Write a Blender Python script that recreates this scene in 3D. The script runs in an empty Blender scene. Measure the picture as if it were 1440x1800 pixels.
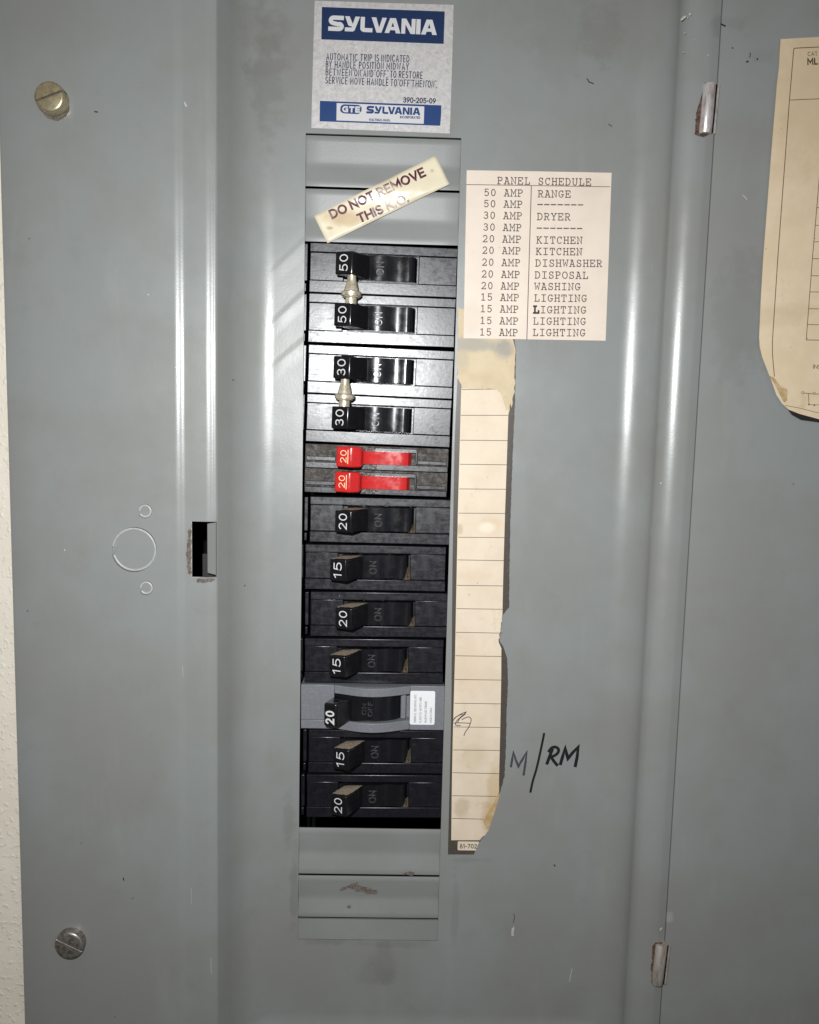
import bpy, math, random
from mathutils import Vector, Matrix, Euler, geometry
random.seed(7)

# ------------------------------------------------------------------ camera
W, H = 1440.0, 1800.0
FOC, DIST = 1500.0, 0.433
PITCH, YAW, ROLL = math.radians(6.42), math.radians(-1.24), math.radians(1.385)
CAM = Vector((0.0, -DIST, 0.0))
_f = Vector((0, math.cos(PITCH), -math.sin(PITCH)))
_u = Vector((0, math.sin(PITCH), math.cos(PITCH)))
_r = Vector((1, 0, 0))
_rz = Matrix.Rotation(YAW, 3, 'Z')
_f, _u, _r = _rz @ _f, _rz @ _u, _rz @ _r
RT = math.cos(ROLL) * _r + math.sin(ROLL) * _u
UP = -math.sin(ROLL) * _r + math.cos(ROLL) * _u
FW = _f

scene = bpy.context.scene
col = scene.collection
cam_d = bpy.data.cameras.new('camera')
cam = bpy.data.objects.new('camera', cam_d)
col.objects.link(cam)
m = Matrix((RT, UP, -FW)).transposed().to_4x4()
m.translation = CAM
cam.matrix_world = m
cam_d.sensor_fit = 'HORIZONTAL'
cam_d.sensor_width = 36.0
cam_d.lens = 36.0 * FOC / W
cam_d.clip_start, cam_d.clip_end = 0.01, 20.0
scene.camera = cam
scene.render.resolution_x, scene.render.resolution_y = 819, 1024


def P(px, py, h=0.0):
    """photo position (1440 x 1800) -> the point of the panel plane lying h metres proud of the door pocket's floor"""
    d = FW + RT * ((px - W / 2) / FOC) - UP * ((py - H / 2) / FOC)
    t = (-h - CAM.y) / d.y
    return CAM + d * t


MM = 0.001
# ------------------------------------------------------------------ light
world = bpy.data.worlds.new('World')
scene.world = world
world.use_nodes = True
wn, wl = world.node_tree.nodes, world.node_tree.links
bg = wn['Background']
tc = wn.new('ShaderNodeTexCoord')


def wlobe(direction, lo, hi, colour, tall=1.0):
    """a soft patch of room brightness around one direction"""
    v = wn.new('ShaderNodeVectorMath'); v.operation = 'DOT_PRODUCT'
    d = Vector(direction).normalized()
    v.inputs[1].default_value = d
    sq = wn.new('ShaderNodeVectorMath'); sq.operation = 'MULTIPLY'
    sq.inputs[1].default_value = (1, 1, tall)
    nm = wn.new('ShaderNodeVectorMath'); nm.operation = 'NORMALIZE'
    wl.new(tc.outputs['Generated'], sq.inputs[0]); wl.new(sq.outputs[0], nm.inputs[0])
    wl.new(nm.outputs[0], v.inputs[0])
    r = wn.new('ShaderNodeMapRange'); r.interpolation_type = 'SMOOTHSTEP'
    r.inputs['From Min'].default_value = lo
    r.inputs['From Max'].default_value = hi
    wl.new(v.outputs['Value'], r.inputs['Value'])
    c = wn.new('ShaderNodeMix'); c.data_type = 'RGBA'
    c.inputs[6].default_value = (0, 0, 0, 1)
    c.inputs[7].default_value = (*colour, 1)
    wl.new(r.outputs['Result'], c.inputs[0])
    return c.outputs[2]


def wadd(a, b):
    n = wn.new('ShaderNodeMix'); n.data_type = 'RGBA'; n.blend_type = 'ADD'
    n.inputs[0].default_value = 1
    wl.new(a, n.inputs[6]); wl.new(b, n.inputs[7])
    return n.outputs[2]


warm = wlobe((-0.15, -0.35, 1), -0.1, 1.0, (1.9, 1.5, 0.95))     # ceiling lamp glow
cool = wlobe((0.69, -0.72, 0.05), 0.955, 0.998, (3.6, 4.2, 5.2), 0.35)    # tall window on the right
base = wlobe((0, -1, 0), -3, 1.0, (0.40, 0.32, 0.19))
room = wlobe((math.sin(math.radians(17)), -math.cos(math.radians(17)), 0), .981, .9985, (4.2, 4.7, 5.4), 0.35)    # lit room beside the photographer
wl.new(wadd(wadd(wadd(warm, cool), room), base), bg.inputs['Color'])
bg.inputs["Strength"].default_value = 0.062

flash = bpy.data.lights.new('phone_flash', 'AREA')
flash.shape = 'DISK'
flash.size = 0.009
flash.energy = 1.55
flash.spread = math.radians(140)
flash.color = (0.972, 0.99, 1.0)
flash_o = bpy.data.objects.new('phone_flash', flash)
col.objects.link(flash_o)
fp = P(585, 548, 0)
flash_o.location = (fp.x, -DIST, fp.z)
flash_o.rotation_euler = (math.radians(90 - 15), 0, math.radians(-4))

scene.view_settings.view_transform = 'Standard'
scene.view_settings.look = 'None'
scene.view_settings.exposure = 0.0
scene.view_settings.gamma = 1.0
scene.view_settings.use_curve_mapping = False

# ------------------------------------------------------------------ materials
MATS = {}


class NT:
    def __init__(self, name):
        self.m = bpy.data.materials.new(name)
        self.m.use_nodes = True
        self.n = self.m.node_tree.nodes
        self.l = self.m.node_tree.links
        self.b = self.n['Principled BSDF']
        self.tc = self.n.new('ShaderNodeTexCoord').outputs['Object']
        MATS[name] = self.m

    def mapping(self, scale=(1, 1, 1), rot=(0, 0, 0)):
        k = self.n.new('ShaderNodeMapping')
        k.inputs['Scale'].default_value = scale
        k.inputs['Rotation'].default_value = rot
        self.l.new(self.tc, k.inputs['Vector'])
        return k.outputs['Vector']

    def noise(self, scale, detail=3, rough=0.6, vec=None):
        k = self.n.new('ShaderNodeTexNoise')
        k.inputs['Scale'].default_value = scale
        k.inputs['Detail'].default_value = detail
        k.inputs['Roughness'].default_value = rough
        self.l.new(vec or self.tc, k.inputs['Vector'])
        return k.outputs['Fac']

    def ramp(self, v, a, b, lo=0.0, hi=1.0):
        k = self.n.new('ShaderNodeMapRange')
        k.interpolation_type = 'SMOOTHSTEP'
        k.inputs['From Min'].default_value = a
        k.inputs['From Max'].default_value = b
        k.inputs['To Min'].default_value = lo
        k.inputs['To Max'].default_value = hi
        self.l.new(v, k.inputs['Value'])
        return k.outputs['Result']

    def math(self, op, a, b):
        k = self.n.new('ShaderNodeMath'); k.operation = op
        for i, v in enumerate((a, b)):
            if isinstance(v, (int, float)):
                k.inputs[i].default_value = v
            else:
                self.l.new(v, k.inputs[i])
        return k.outputs[0]

    def mix(self, fac, a, b):
        k = self.n.new('ShaderNodeMix'); k.data_type = 'RGBA'
        if isinstance(fac, (int, float)):
            k.inputs[0].default_value = fac
        else:
            self.l.new(fac, k.inputs[0])
        for i, v in ((6, a), (7, b)):
            if isinstance(v, tuple):
                k.inputs[i].default_value = (*v, 1)
            else:
                self.l.new(v, k.inputs[i])
        return k.outputs[2]

    def specks(self, scale, size, keep):
        """small round specks: one candidate per cell, only some cells keep theirs"""
        k = self.n.new('ShaderNodeTexVoronoi')
        k.inputs['Scale'].default_value = scale
        mp = self.mapping((1, 0.02, 1))
        self.l.new(mp, k.inputs['Vector'])
        s = self.n.new('ShaderNodeSeparateColor')
        self.l.new(k.outputs['Color'], s.inputs[0])
        r = self.math('MULTIPLY', s.outputs[1], size)
        near = self.math('LESS_THAN', k.outputs['Distance'], r)
        kept = self.math('LESS_THAN', s.outputs[0], keep)
        return self.math('MULTIPLY', near, kept)

    def spot(self, px, py, h, rx, rz, rag=1.0, nscale=120):
        """a stain with its own place and ragged outline"""
        c = P(px, py, h)
        k = self.n.new('ShaderNodeVectorMath'); k.operation = 'SUBTRACT'
        self.l.new(self.n.new('ShaderNodeNewGeometry').outputs['Position'], k.inputs[0])
        k.inputs[1].default_value = c
        s = self.n.new('ShaderNodeVectorMath'); s.operation = 'MULTIPLY'
        self.l.new(k.outputs[0], s.inputs[0])
        s.inputs[1].default_value = (1 / rx, 0, 1 / rz)
        ln = self.n.new('ShaderNodeVectorMath'); ln.operation = 'LENGTH'
        self.l.new(s.outputs[0], ln.inputs[0])
        nz = self.noise(nscale, 4, 0.65)
        v = self.math('ADD', ln.outputs['Value'], self.math('MULTIPLY', self.math('SUBTRACT', nz, 0.5), rag * 2))
        return self.ramp(v, 1.0, 0.35)

    def bump(self, h, strength, dist):
        k = self.n.new('ShaderNodeBump')
        k.inputs['Strength'].default_value = strength
        k.inputs['Distance'].default_value = dist
        self.l.new(h, k.inputs['Height'])
        return k.outputs['Normal']

    def done(self, colour=None, rough=None, metal=None, normal=None, spec=None):
        for key, v in (('Base Color', colour), ('Roughness', rough), ('Metallic', metal), ('Normal', normal), ('Specular IOR Level', spec)):
            if v is None:
                continue
            if isinstance(v, tuple):
                self.b.inputs[key].default_value = (*v, 1)
            elif isinstance(v, (int, float)):
                self.b.inputs[key].default_value = v
            else:
                self.l.new(v, self.b.inputs[key])
        return self.m


def paint(name, stains=(), crease=False):
    t = NT(name)
    c = t.mix(t.ramp(t.noise(16, 4), 0.38, 0.64), (0.243, 0.246, 0.236), (0.252, 0.268, 0.264))
    c = t.mix(t.math('MULTIPLY', t.ramp(t.noise(48, 6, 0.72), 0.52, 0.75), 0.24), c, (0.20, 0.19, 0.165))
    for (px, py, h, rx, rz, k, colr) in stains:
        c = t.mix(t.math('MULTIPLY', t.spot(px, py, h, rx, rz), k), c, colr)
    c = t.mix(t.math('MULTIPLY', t.specks(62, 0.024, 0.55), 0.8), c, (0.045, 0.042, 0.038))
    c = t.mix(t.math('MULTIPLY', t.specks(47, 0.016, 0.75), 0.9), c, (0.62, 0.60, 0.56))
    rub = t.noise(1.0, 4, 0.6, t.mapping((60, 60, 14), (0, .35, 0)))
    c = t.mix(t.ramp(rub, .56, .76, 0, .22), c, (.33, .33, .31))
    # long thin scuffs
    sc = t.noise(1.0, 2, 0.5, t.mapping((900, 40, 26), (0, 0.5, 0)))
    c = t.mix(t.ramp(sc, 0.77, 0.83, 0, 0.55), c, (0.44, 0.45, 0.44))
    r = t.ramp(t.noise(38, 4, 0.65), 0.3, 0.75, 0.27, 0.36)
    pe = t.noise(1150, 2, 0.5)
    wv = t.noise(24, 2, 0.4)
    dn = t.noise(95, 3, 0.5)
    hh = t.math('ADD', t.math('MULTIPLY', pe, 0.17), t.math('MULTIPLY', wv, 1.6))
    hh = t.math('ADD', hh, t.math('MULTIPLY', dn, 0.30))
    if crease:
        sx = t.n.new('ShaderNodeSeparateXYZ'); t.l.new(t.tc, sx.inputs[0])
        X0 = P(534, 600, 0).x
        msk = t.math('MULTIPLY', t.ramp(sx.outputs[0], X0 - .020, X0 - .010), t.math('LESS_THAN', sx.outputs[0], X0 + .001))
        for cy, k, w_, am in ((425, .95, .0036, .7), (517, .95, .0036, 1.0), (601, .85, .0036, 1.0), (693, .6, .003, .4)):
            z0_ = P(534, cy, 0).z
            d = t.math('SUBTRACT', t.math('SUBTRACT', sx.outputs[2], z0_), t.math('MULTIPLY', t.math('SUBTRACT', sx.outputs[0], X0), k))
            up_ = t.ramp(d, -w_ * 2.4, w_ * .3); dn_ = t.ramp(d, -w_ * .2, w_ * 1.1, 1, 0)
            hh = t.math('ADD', hh, t.math('MULTIPLY', t.math('MULTIPLY', t.math('MULTIPLY', up_, dn_), msk), am * .75))
    nrm = t.bump(hh, 0.35, 0.00035)
    return t.done(c, r, 0.0, nrm, 0.6)


BROWN = (0.13, 0.105, 0.075)
DARK = (0.10, 0.10, 0.09)
paint('grey_paint', [
    (472, 62, 0, .016, .022, .18, BROWN), (1060, 60, 0, .014, .018, .2, BROWN),
    (507, 1440, 0, .005, .020, .2, DARK), (517, 1570, 0, .003, .03, .25, DARK),
    (675, 1690, 0, .009, .017, .17, DARK), (655, 1712, 0, .014, .008, .15, DARK),
    (580, 1655, 0, .014, .003, .25, DARK), (690, 1660, 0, .03, .003, .18, DARK),
    (1000, 1770, 0, .012, .016, .1, BROWN), (1260, 45, .017, .006, .006, .25, DARK),
    (830, 1512, 0, .014, .0015, .15, DARK), (800, 1600, 0, .003, .03, .15, DARK),
    (985, 70, 0, .02, .03, .10, BROWN), (470, 140, 0, .01, .04, .25, DARK)], True)
paint('grey_paint_door', [(1290, 45, .017, .008, .005, .15, DARK), (1345, 100, .017, .010, .005, .1, DARK),
                          (1175, 1612, .017, .004, .004, .5, (0.40, 0.39, 0.37)), (1300, 560, .017, .02, .04, .15, DARK)])
t = NT('grey_paint_plate')
c = t.mix(t.ramp(t.noise(30, 4), 0.3, 0.7), (0.226, 0.233, 0.226), (0.246, 0.256, 0.250))
c = t.mix(t.math('MULTIPLY', t.ramp(t.noise(160, 5, 0.7), 0.62, 0.8), 0.35), c, (0.12, 0.11, 0.095))
c = t.mix(t.math('MULTIPLY', t.specks(120, 0.05, 0.3), 0.8), c, (0.05, 0.045, 0.04))
t.done(c, 0.42, 0, t.bump(t.noise(1150, 2), 0.3, 0.0001), 0.45)

t = NT('bare_steel_edge')
t.done(t.mix(t.ramp(t.noise(400, 3), .4, .6), (.30, .29, .27), (.45, .43, .40)), 0.4, 0.3)

t = NT('black_plastic')
c = t.mix(t.ramp(t.noise(420, 5, 0.75), 0.58, 0.82, 0, 0.5), (0.0075, 0.007, 0.0115), (0.040, 0.036, 0.039))
r1 = t.ramp(t.noise(300, 5, 0.75), 0.3, 0.7, 0.24, 0.36)
r = t.math('ADD', r1, t.ramp(t.noise(1.0, 3, 0.6, t.mapping((120, 300, 900))), 0.5, 0.7, 0, 0.07))
sc = t.noise(1.0, 3, 0.6, t.mapping((40, 300, 1500), (0, .06, 0)))
c = t.mix(t.ramp(sc, .68, .78, 0, .25), c, (0.08, 0.075, 0.08))
n = t.bump(t.noise(650, 4, 0.7), 0.25, 0.00012)
t.done(c, r, 0, n, 0.72)

t = NT('black_handle')
c = t.mix(t.ramp(t.noise(500, 4, 0.7), 0.6, 0.8, 0, 0.5), (0.008, 0.008, 0.010), (0.05, 0.045, 0.04))
t.done(c, t.ramp(t.noise(200, 4), .3, .7, .14, .27), 0, t.bump(t.noise(300, 2), 0.15, 0.00012), 0.5)

t = NT('highlit_black')
t.done(t.mix(t.ramp(t.noise(700, 4), .4, .7), (0.03, 0.03, 0.033), (0.11, 0.108, 0.11)), .28)  # greyer than the rockers: highlights on the raised letters painted in

t = NT('dirty_plastic')
c = t.mix(t.ramp(t.noise(330, 6, 0.75), 0.42, 0.66), (0.022, 0.019, 0.018), (0.085, 0.066, 0.05))
t.done(c, t.ramp(t.noise(300, 4), .3, .7, .4, .75), 0, t.bump(t.noise(900, 5, .7), 0.6, 0.0003), 0.4)

t = NT('debris')
c = t.mix(t.ramp(t.noise(1500, 4, .8), .45, .6), (0.03, 0.028, 0.03), (0.30, 0.28, 0.27))
t.done(c, .7, 0, t.bump(t.noise(1500, 4, .7), 0.7, 0.0003))

t = NT('red_plastic')
c = t.mix(t.ramp(t.noise(420, 5, .75), .5, .8, 0, .7), (0.52, 0.018, 0.018), (0.16, 0.018, 0.016))
t.done(c, t.ramp(t.noise(300, 4), .3, .7, .16, .32), 0, t.bump(t.noise(350, 2), 0.15, 0.00015))

t = NT('grey_plastic')
t.done(t.mix(t.ramp(t.noise(700, 4), .4, .7), (0.165, 0.171, 0.192), (0.195, 0.20, 0.22)), .42, 0, t.bump(t.noise(2400, 2), 0.25, 0.00006))

t = NT('dust')
c = t.mix(t.ramp(t.noise(900, 5, .7), .35, .7), (0.20, 0.155, 0.11), (0.36, 0.30, 0.24))
t.done(c, .95, 0, t.bump(t.noise(2200, 4, .8), 1, 0.0002), .1)

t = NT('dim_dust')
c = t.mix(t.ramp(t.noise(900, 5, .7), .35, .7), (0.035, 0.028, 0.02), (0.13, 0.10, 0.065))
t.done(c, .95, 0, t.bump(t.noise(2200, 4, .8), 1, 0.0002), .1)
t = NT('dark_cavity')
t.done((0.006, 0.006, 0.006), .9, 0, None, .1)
t = NT('dark_steel')
t.done((0.014, 0.014, 0.015), .6, .1)

t = NT('rust')
c = t.mix(t.ramp(t.noise(700, 6, .75), .35, .65), (0.032, 0.018, 0.012), (0.17, 0.095, 0.065))
t.done(c, .85, 0, t.bump(t.noise(1500, 5, .7), 1, 0.0003))
t = NT('rust_flake')
c = t.mix(t.ramp(t.noise(900, 5, .75), .4, .65), (0.10, 0.075, 0.06), (0.21, 0.18, 0.16))
t.done(c, .85, 0, t.bump(t.noise(1500, 5, .7), 1, 0.0003))

t = NT('brass_tie')
c = t.mix(t.ramp(t.noise(500, 4, .7), .4, .7), (0.80, 0.73, 0.58), (0.52, 0.45, 0.32))
t.done(c, t.ramp(t.noise(300, 4), .3, .7, 0.26, .42), .6, t.bump(t.noise(900, 3), .2, .0001))
t = NT('brass_screw')
c = t.mix(t.ramp(t.noise(420, 5, .7), .4, .68), (0.56, 0.49, 0.32), (0.36, 0.31, 0.21))
t.done(c, .36, .7, t.bump(t.noise(900, 4), .4, .00015))
t = NT('steel_screw')
c = t.mix(t.ramp(t.noise(520, 5, .75), .42, .66), (0.36, 0.33, 0.30), (0.13, 0.12, 0.11))
t.done(c, .38, .7, t.bump(t.noise(900, 4), .5, .0002))
t = NT('hinge_steel')
c = t.mix(t.ramp(t.noise(1, 4, .7, t.mapping((700, 300, 120))), .4, .68), (0.74, 0.70, 0.70), (0.42, 0.37, 0.34))
t.done(c, .34, .45, t.bump(t.noise(900, 4), .3, .0001))
t = NT('hinge_painted')
c = t.mix(t.ramp(t.noise(1, 4, .7, t.mapping((600, 300, 140))), .4, .68), (0.42, 0.39, 0.36), (0.26, 0.215, 0.175))
t.done(c, .5, .2, t.bump(t.noise(900, 4), .4, .0001))


def paper(name, a, b, stain, amt, rough=.6, spots=()):
    t = NT(name)
    c = t.mix(t.ramp(t.noise(60, 4), .3, .7), a, b)
    c = t.mix(t.ramp(t.noise(75, 6, .7), .56, .78, 0, amt), c, stain)
    c = t.mix(t.math('MULTIPLY', t.specks(260, .10, .25), amt), c, tuple(x * .5 for x in stain))
    for (px, py, h, rx, rz, k, colr) in spots:
        c = t.mix(t.math('MULTIPLY', t.spot(px, py, h, rx, rz, .45, 160), k), c, colr)
    return t.done(c, rough, 0, t.bump(t.noise(1700, 4), .25, .0001), .35)


paper('schedule_paper', (0.73, 0.625, 0.53), (0.77, 0.665, 0.57), (0.62, 0.50, 0.38), .4, .5, [(830, 560, 0, .008, .012, .3, (.55, .45, .33)), (1040, 330, 0, .012, .006, .2, (.6, .48, .36))])
paper('strip_paper', (0.67, 0.56, 0.43), (0.73, 0.62, 0.485), (0.48, 0.35, 0.21), .6, .6,
      [(862, 925, 0, .009, .007, .45, (.60, .45, .28)), (856, 927, 0, .006, .004, .9, (.80, .69, .55)), (830, 1012, 0, .014, .004, .4, (.66, .52, .36)),
       (870, 1390, 0, .006, .020, .6, (.52, .38, .2)), (812, 1420, 0, .006, .008, .5, (.42, .33, .2)), (832, 1330, 0, .01, .01, .3, (.5, .4, .25)),
       (862, 1440, 0, .006, .012, .7, (.50, .33, .17)), (808, 930, 0, .003, .004, .6, (.45, .34, .2)), (820, 1175, 0, .02, .02, .2, (.62, .45, .3))])
paper('torn_paper', (0.56, 0.45, 0.29), (0.64, 0.53, 0.36), (0.30, 0.29, 0.26), .85, .7,
      [(830, 605, 0, .02, .005, .7, (.33, .33, .31)), (885, 612, 0, .007, .007, .7, (.28, .28, .27)), (812, 635, 0, .005, .008, .4, (.42, .38, .3))])
paper('diagram_paper', (0.67, 0.535, 0.36), (0.73, 0.595, 0.42), (0.44, 0.32, 0.18), .5, .55,
      [(1430, 170, .017, .03, .05, .35, (.48, .36, .2)), (1360, 560, .017, .02, .006, .35, (.55, .43, .28)), (1395, 545, .017, .02, .004, .3, (.55, .43, .28))])
paper('tape_paper', (0.75, 0.67, 0.49), (0.79, 0.71, 0.54), (0.60, 0.47, 0.28), .35, .26,
      [(608, 384, 0, .014, .005, .6, (.50, .33, .16)), (580, 401, 0, .0025, .0012, .6, (.35, .25, .12)), (760, 300, 0, .0014, .0012, .5, (.4, .3, .2))])
t = NT('ring_highlight'); t.done(t.mix(t.ramp(t.noise(500, 4), .35, .7), (.36, .37, .365), (.44, .45, .44)), .35)  # paler than the paint: flash light on the raised rings put into colour
t = NT('tan_edge'); t.done(t.mix(t.ramp(t.noise(300, 4), .4, .7), (.42, .29, .13), (.55, .40, .22)), .7)
t = NT('white_label'); t.done((.80, .80, .82), .45)
t = NT('foil')
c = t.mix(t.ramp(t.noise(520, 6, .75), .38, .72), (0.60, 0.58, 0.575), (0.46, 0.445, 0.44))
c = t.mix(t.math('MULTIPLY', t.specks(300, .16, .2), .7), c, (.8, .78, .76))
t.done(c, t.ramp(t.noise(300, 5, .7), .3, .7, 0.38, .55), .25, t.bump(t.noise(320, 5, .7), .35, .0003))


def ink(name, colr, rough=.5, spec=.4, wear=0.0, under=None):
    t = NT(name)
    c = colr
    if wear:
        c = t.mix(t.ramp(t.noise(520, 5, .7), .5, .75, 0, wear), colr, under)
    return t.done(c, rough, 0, None, spec)


ink('blue_ink', (0.004, 0.022, 0.085), .4, .5, .4, (.012, .04, .12))
ink('navy_ink', (0.004, 0.013, 0.055), .5)
ink('bright_blue_ink', (0.004, 0.040, 0.165), .4, .5, .4, (.012, .03, .11))
ink('pale_ink', (0.62, 0.61, 0.62), .45)
ink('type_ink', (0.075, 0.060, 0.052), .7, .3, .7, (.30, .24, .2))
ink('bold_type_ink', (0.03, 0.026, 0.024), .7)
ink('line_ink', (0.13, 0.10, 0.08), .7)
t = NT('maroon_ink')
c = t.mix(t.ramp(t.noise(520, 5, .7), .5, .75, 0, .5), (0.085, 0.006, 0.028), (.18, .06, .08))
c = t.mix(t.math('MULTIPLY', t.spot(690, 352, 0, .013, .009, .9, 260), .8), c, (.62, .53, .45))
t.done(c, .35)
ink('brown_ink', (0.14, 0.095, 0.05), .7, .3, .4, (.3, .2, .12))
ink('dark_brown_ink', (0.055, 0.036, 0.02), .7)
ink('white_ink', (0.62, 0.61, 0.61), .5, .4, .4, (.4, .39, .38))
ink('cream_ink', (0.85, 0.72, 0.42), .5)
ink('marker_ink', (0.010, 0.012, 0.016), .35, .5)
ink('faint_marker_ink', (0.05, 0.055, 0.062), .4, .5, .8, (.13, .14, .145))
ink('pen_ink', (0.035, 0.022, 0.035), .5)
ink('grey_print', (0.20, 0.20, 0.21), .6)
ink('strip_border', (0.075, 0.064, 0.054), .30, .5, .6, (.13, .115, .10))
ink('underlay_black', (0.012, 0.011, 0.010), .6)
ink('white_chip', (0.50, 0.475, 0.43), .7, .3, .8, (.30, .29, .26))
ink('paint_filled_slot', (0.55, 0.51, 0.47), .7, .3, .8, (.25, .22, .2))

t = NT('wall_paint')
c = t.mix(t.ramp(t.noise(40, 5), .3, .7), (0.76, 0.70, 0.60), (0.81, 0.75, 0.65))
c = t.mix(t.ramp(t.noise(120, 5, .7), .66, .8, 0, .2), c, (.45, .37, .27))
hh = t.math('ADD', t.ramp(t.noise(330, 3, .5), .52, .72), t.math('MULTIPLY', t.noise(120, 2), .6))
t.done(c, .5, 0, t.bump(hh, .5, .0006))


# ------------------------------------------------------------------ mesh helpers
class MB:
    def __init__(self):
        self.v, self.f = [], []

    def add(self, vs, fs):
        o = len(self.v)
        self.v += [Vector(x) for x in vs]
        self.f += [tuple(i + o for i in q) for q in fs]
        return self

    def hexa(self, a, b):
        """a, b: two matching quads (back, front), each counter-clockwise seen from the front"""
        vs = list(a) + list(b)
        return self.add(vs, [(3, 2, 1, 0), (4, 5, 6, 7), (0, 1, 5, 4), (1, 2, 6, 5), (2, 3, 7, 6), (3, 0, 4, 7)])

    def box(self, u0, u1, v0, v1, n0, n1):
        """local frame: u right, v up, n out of the panel (= -Y)"""
        q = lambda n: [(u0, -n, v0), (u1, -n, v0), (u1, -n, v1), (u0, -n, v1)]
        return self.hexa(q(n0), q(n1))

    def slab(self, pts, t, back=0.0):
        """closed outline (3-D points on a plane facing -Y) -> plate of thickness t"""
        n = len(pts)
        pts = [Vector(p) for p in pts]
        ar = sum(pts[i].x * pts[(i + 1) % n].z - pts[(i + 1) % n].x * pts[i].z for i in range(n))
        if ar < 0:
            pts.reverse()
        tri = geometry.tessellate_polygon([[Vector((p.x, p.z, 0)) for p in pts]])
        top = [p + Vector((0, -t, 0)) for p in pts]
        bot = [p + Vector((0, back, 0)) for p in pts]
        fs = []
        for tr in tri:
            a, b, c_ = [pts[i] for i in tr]
            s = (b.x - a.x) * (c_.z - a.z) - (b.z - a.z) * (c_.x - a.x)
            tr = tuple(tr) if s > 0 else tuple(reversed(tr))
            fs.append(tr)
        for i in range(n):
            j = (i + 1) % n
            fs.append((i + n, j + n, j, i))
        return self.add(top + bot, fs)

    def lathe(self, base, axis, ref, prof, seg=28, a0=0.0, a1=2 * math.pi):
        axis = Vector(axis).normalized(); ref = Vector(ref).normalized()
        oth = axis.cross(ref)
        full = abs(a1 - a0 - 2 * math.pi) < 1e-6
        cnt = seg if full else seg + 1
        vs, fs = [], []
        for (d, r) in prof:
            for k in range(cnt):
                a = a0 + (a1 - a0) * k / seg
                vs.append(Vector(base) + axis * d + (ref * math.cos(a) + oth * math.sin(a)) * r)
        for i in range(len(prof) - 1):
            for k in range(seg):
                k2 = (k + 1) % cnt
                fs.append((i * cnt + k, i * cnt + k2, (i + 1) * cnt + k2, (i + 1) * cnt + k))
        return self.add(vs, fs)

    def strip(self, pts, hw, up, lift=0.0, closed=False, ext=0.0):
        """flat mitred ribbon along 3-D points lying on one surface whose outward direction is up"""
        pts = [Vector(p) for p in pts]
        if closed and (pts[0] - pts[-1]).length < 1e-9:
            pts = pts[:-1]
        q = [pts[0]]
        for p in pts[1:]:
            if (p - q[-1]).length > 1e-7:
                q.append(p)
        pts = q
        n = len(pts)
        if n < 2:
            return self
        up = Vector(up).normalized()
        if not closed and ext:
            pts[0] = pts[0] - (pts[1] - pts[0]).normalized() * ext
            pts[-1] = pts[-1] + (pts[-1] - pts[-2]).normalized() * ext
        L, Rr = [], []
        for i in range(n):
            if closed:
                d0 = (pts[i] - pts[i - 1]).normalized(); d1 = (pts[(i + 1) % n] - pts[i]).normalized()
            else:
                d0 = (pts[i] - pts[max(i - 1, 0)]); d1 = (pts[min(i + 1, n - 1)] - pts[i])
                if d0.length < 1e-9: d0 = d1
                if d1.length < 1e-9: d1 = d0
                d0, d1 = d0.normalized(), d1.normalized()
            n0, n1 = up.cross(d0), up.cross(d1)
            mt = n0 + n1
            if mt.length < 1e-6:
                mt = n1
            mt.normalize()
            k = 1.0 / max(0.42, mt.dot(n1))
            w = hw[i] if isinstance(hw, (list, tuple)) else hw
            L.append(pts[i] + mt * w * k + up * lift)
            Rr.append(pts[i] - mt * w * k + up * lift)
        fs = []
        for i in range(n if closed else n - 1):
            j = (i + 1) % n
            fs.append((i + n, j + n, j, i))
        return self.add(L + Rr, fs)


def thing(o, label, cat, group=None):
    o['label'] = label
    o['category'] = cat
    if group:
        o['group'] = group
    return o


def obj(name, mb, mat, parent=None, origin=None, smooth=None, bevel=0.0, seg=2, label=None, local=False):
    """origin: world point of the object's origin; local=True: vertices already are in the parent's frame"""
    me = bpy.data.meshes.new(name)
    if local:
        o0 = Vector((0, 0, 0))
    elif parent is not None:
        o0 = parent.location
    else:
        o0 = Vector(origin) if origin is not None else Vector((0, 0, 0))
    me.from_pydata([tuple(v - o0) for v in mb.v], [], mb.f)
    me.materials.append(MATS[mat])
    me.update()
    o = bpy.data.objects.new(name, me)
    col.objects.link(o)
    if parent is not None:
        o.parent = parent
    else:
        o.location = o0
    if smooth is not None:
        me.polygons.foreach_set('use_smooth', [True] * len(me.polygons))
        try:
            me.set_sharp_from_angle(angle=math.radians(smooth))
        except Exception:
            pass
    if bevel:
        b = o.modifiers.new('bevel', 'BEVEL')
        b.width = bevel; b.segments = seg
        b.limit_method = 'ANGLE'; b.angle_limit = math.radians(35)
        b.harden_normals = False
        me.polygons.foreach_set('use_smooth', [True] * len(me.polygons))
        try:
            me.set_sharp_from_angle(angle=math.radians(50))
        except Exception:
            pass
    if label:
        o['label'] = label
    return o


def empty(name, loc, roty=0.0):
    o = bpy.data.objects.new(name, None)
    col.objects.link(o)
    o.location = loc
    o.rotation_euler = (0, roty, 0)
    o.empty_display_size = 0.01
    return o


def pxpoly(pts, h):
    return [P(x, y, h) for x, y in pts]


def rag(pts, amp, step, seed, closed=True):
    """roughen an outline given in photo units"""
    rnd = random.Random(seed)
    out = []
    n = len(pts)
    for i in range(n if closed else n - 1):
        a, b = pts[i], pts[(i + 1) % n]
        d = math.hypot(b[0] - a[0], b[1] - a[1])
        k = max(1, int(d / step))
        for j in range(k):
            f = j / k
            out.append((a[0] + (b[0] - a[0]) * f + rnd.uniform(-amp, amp), a[1] + (b[1] - a[1]) * f + rnd.uniform(-amp, amp)))
    if not closed:
        out.append(pts[-1])
    return out


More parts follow.
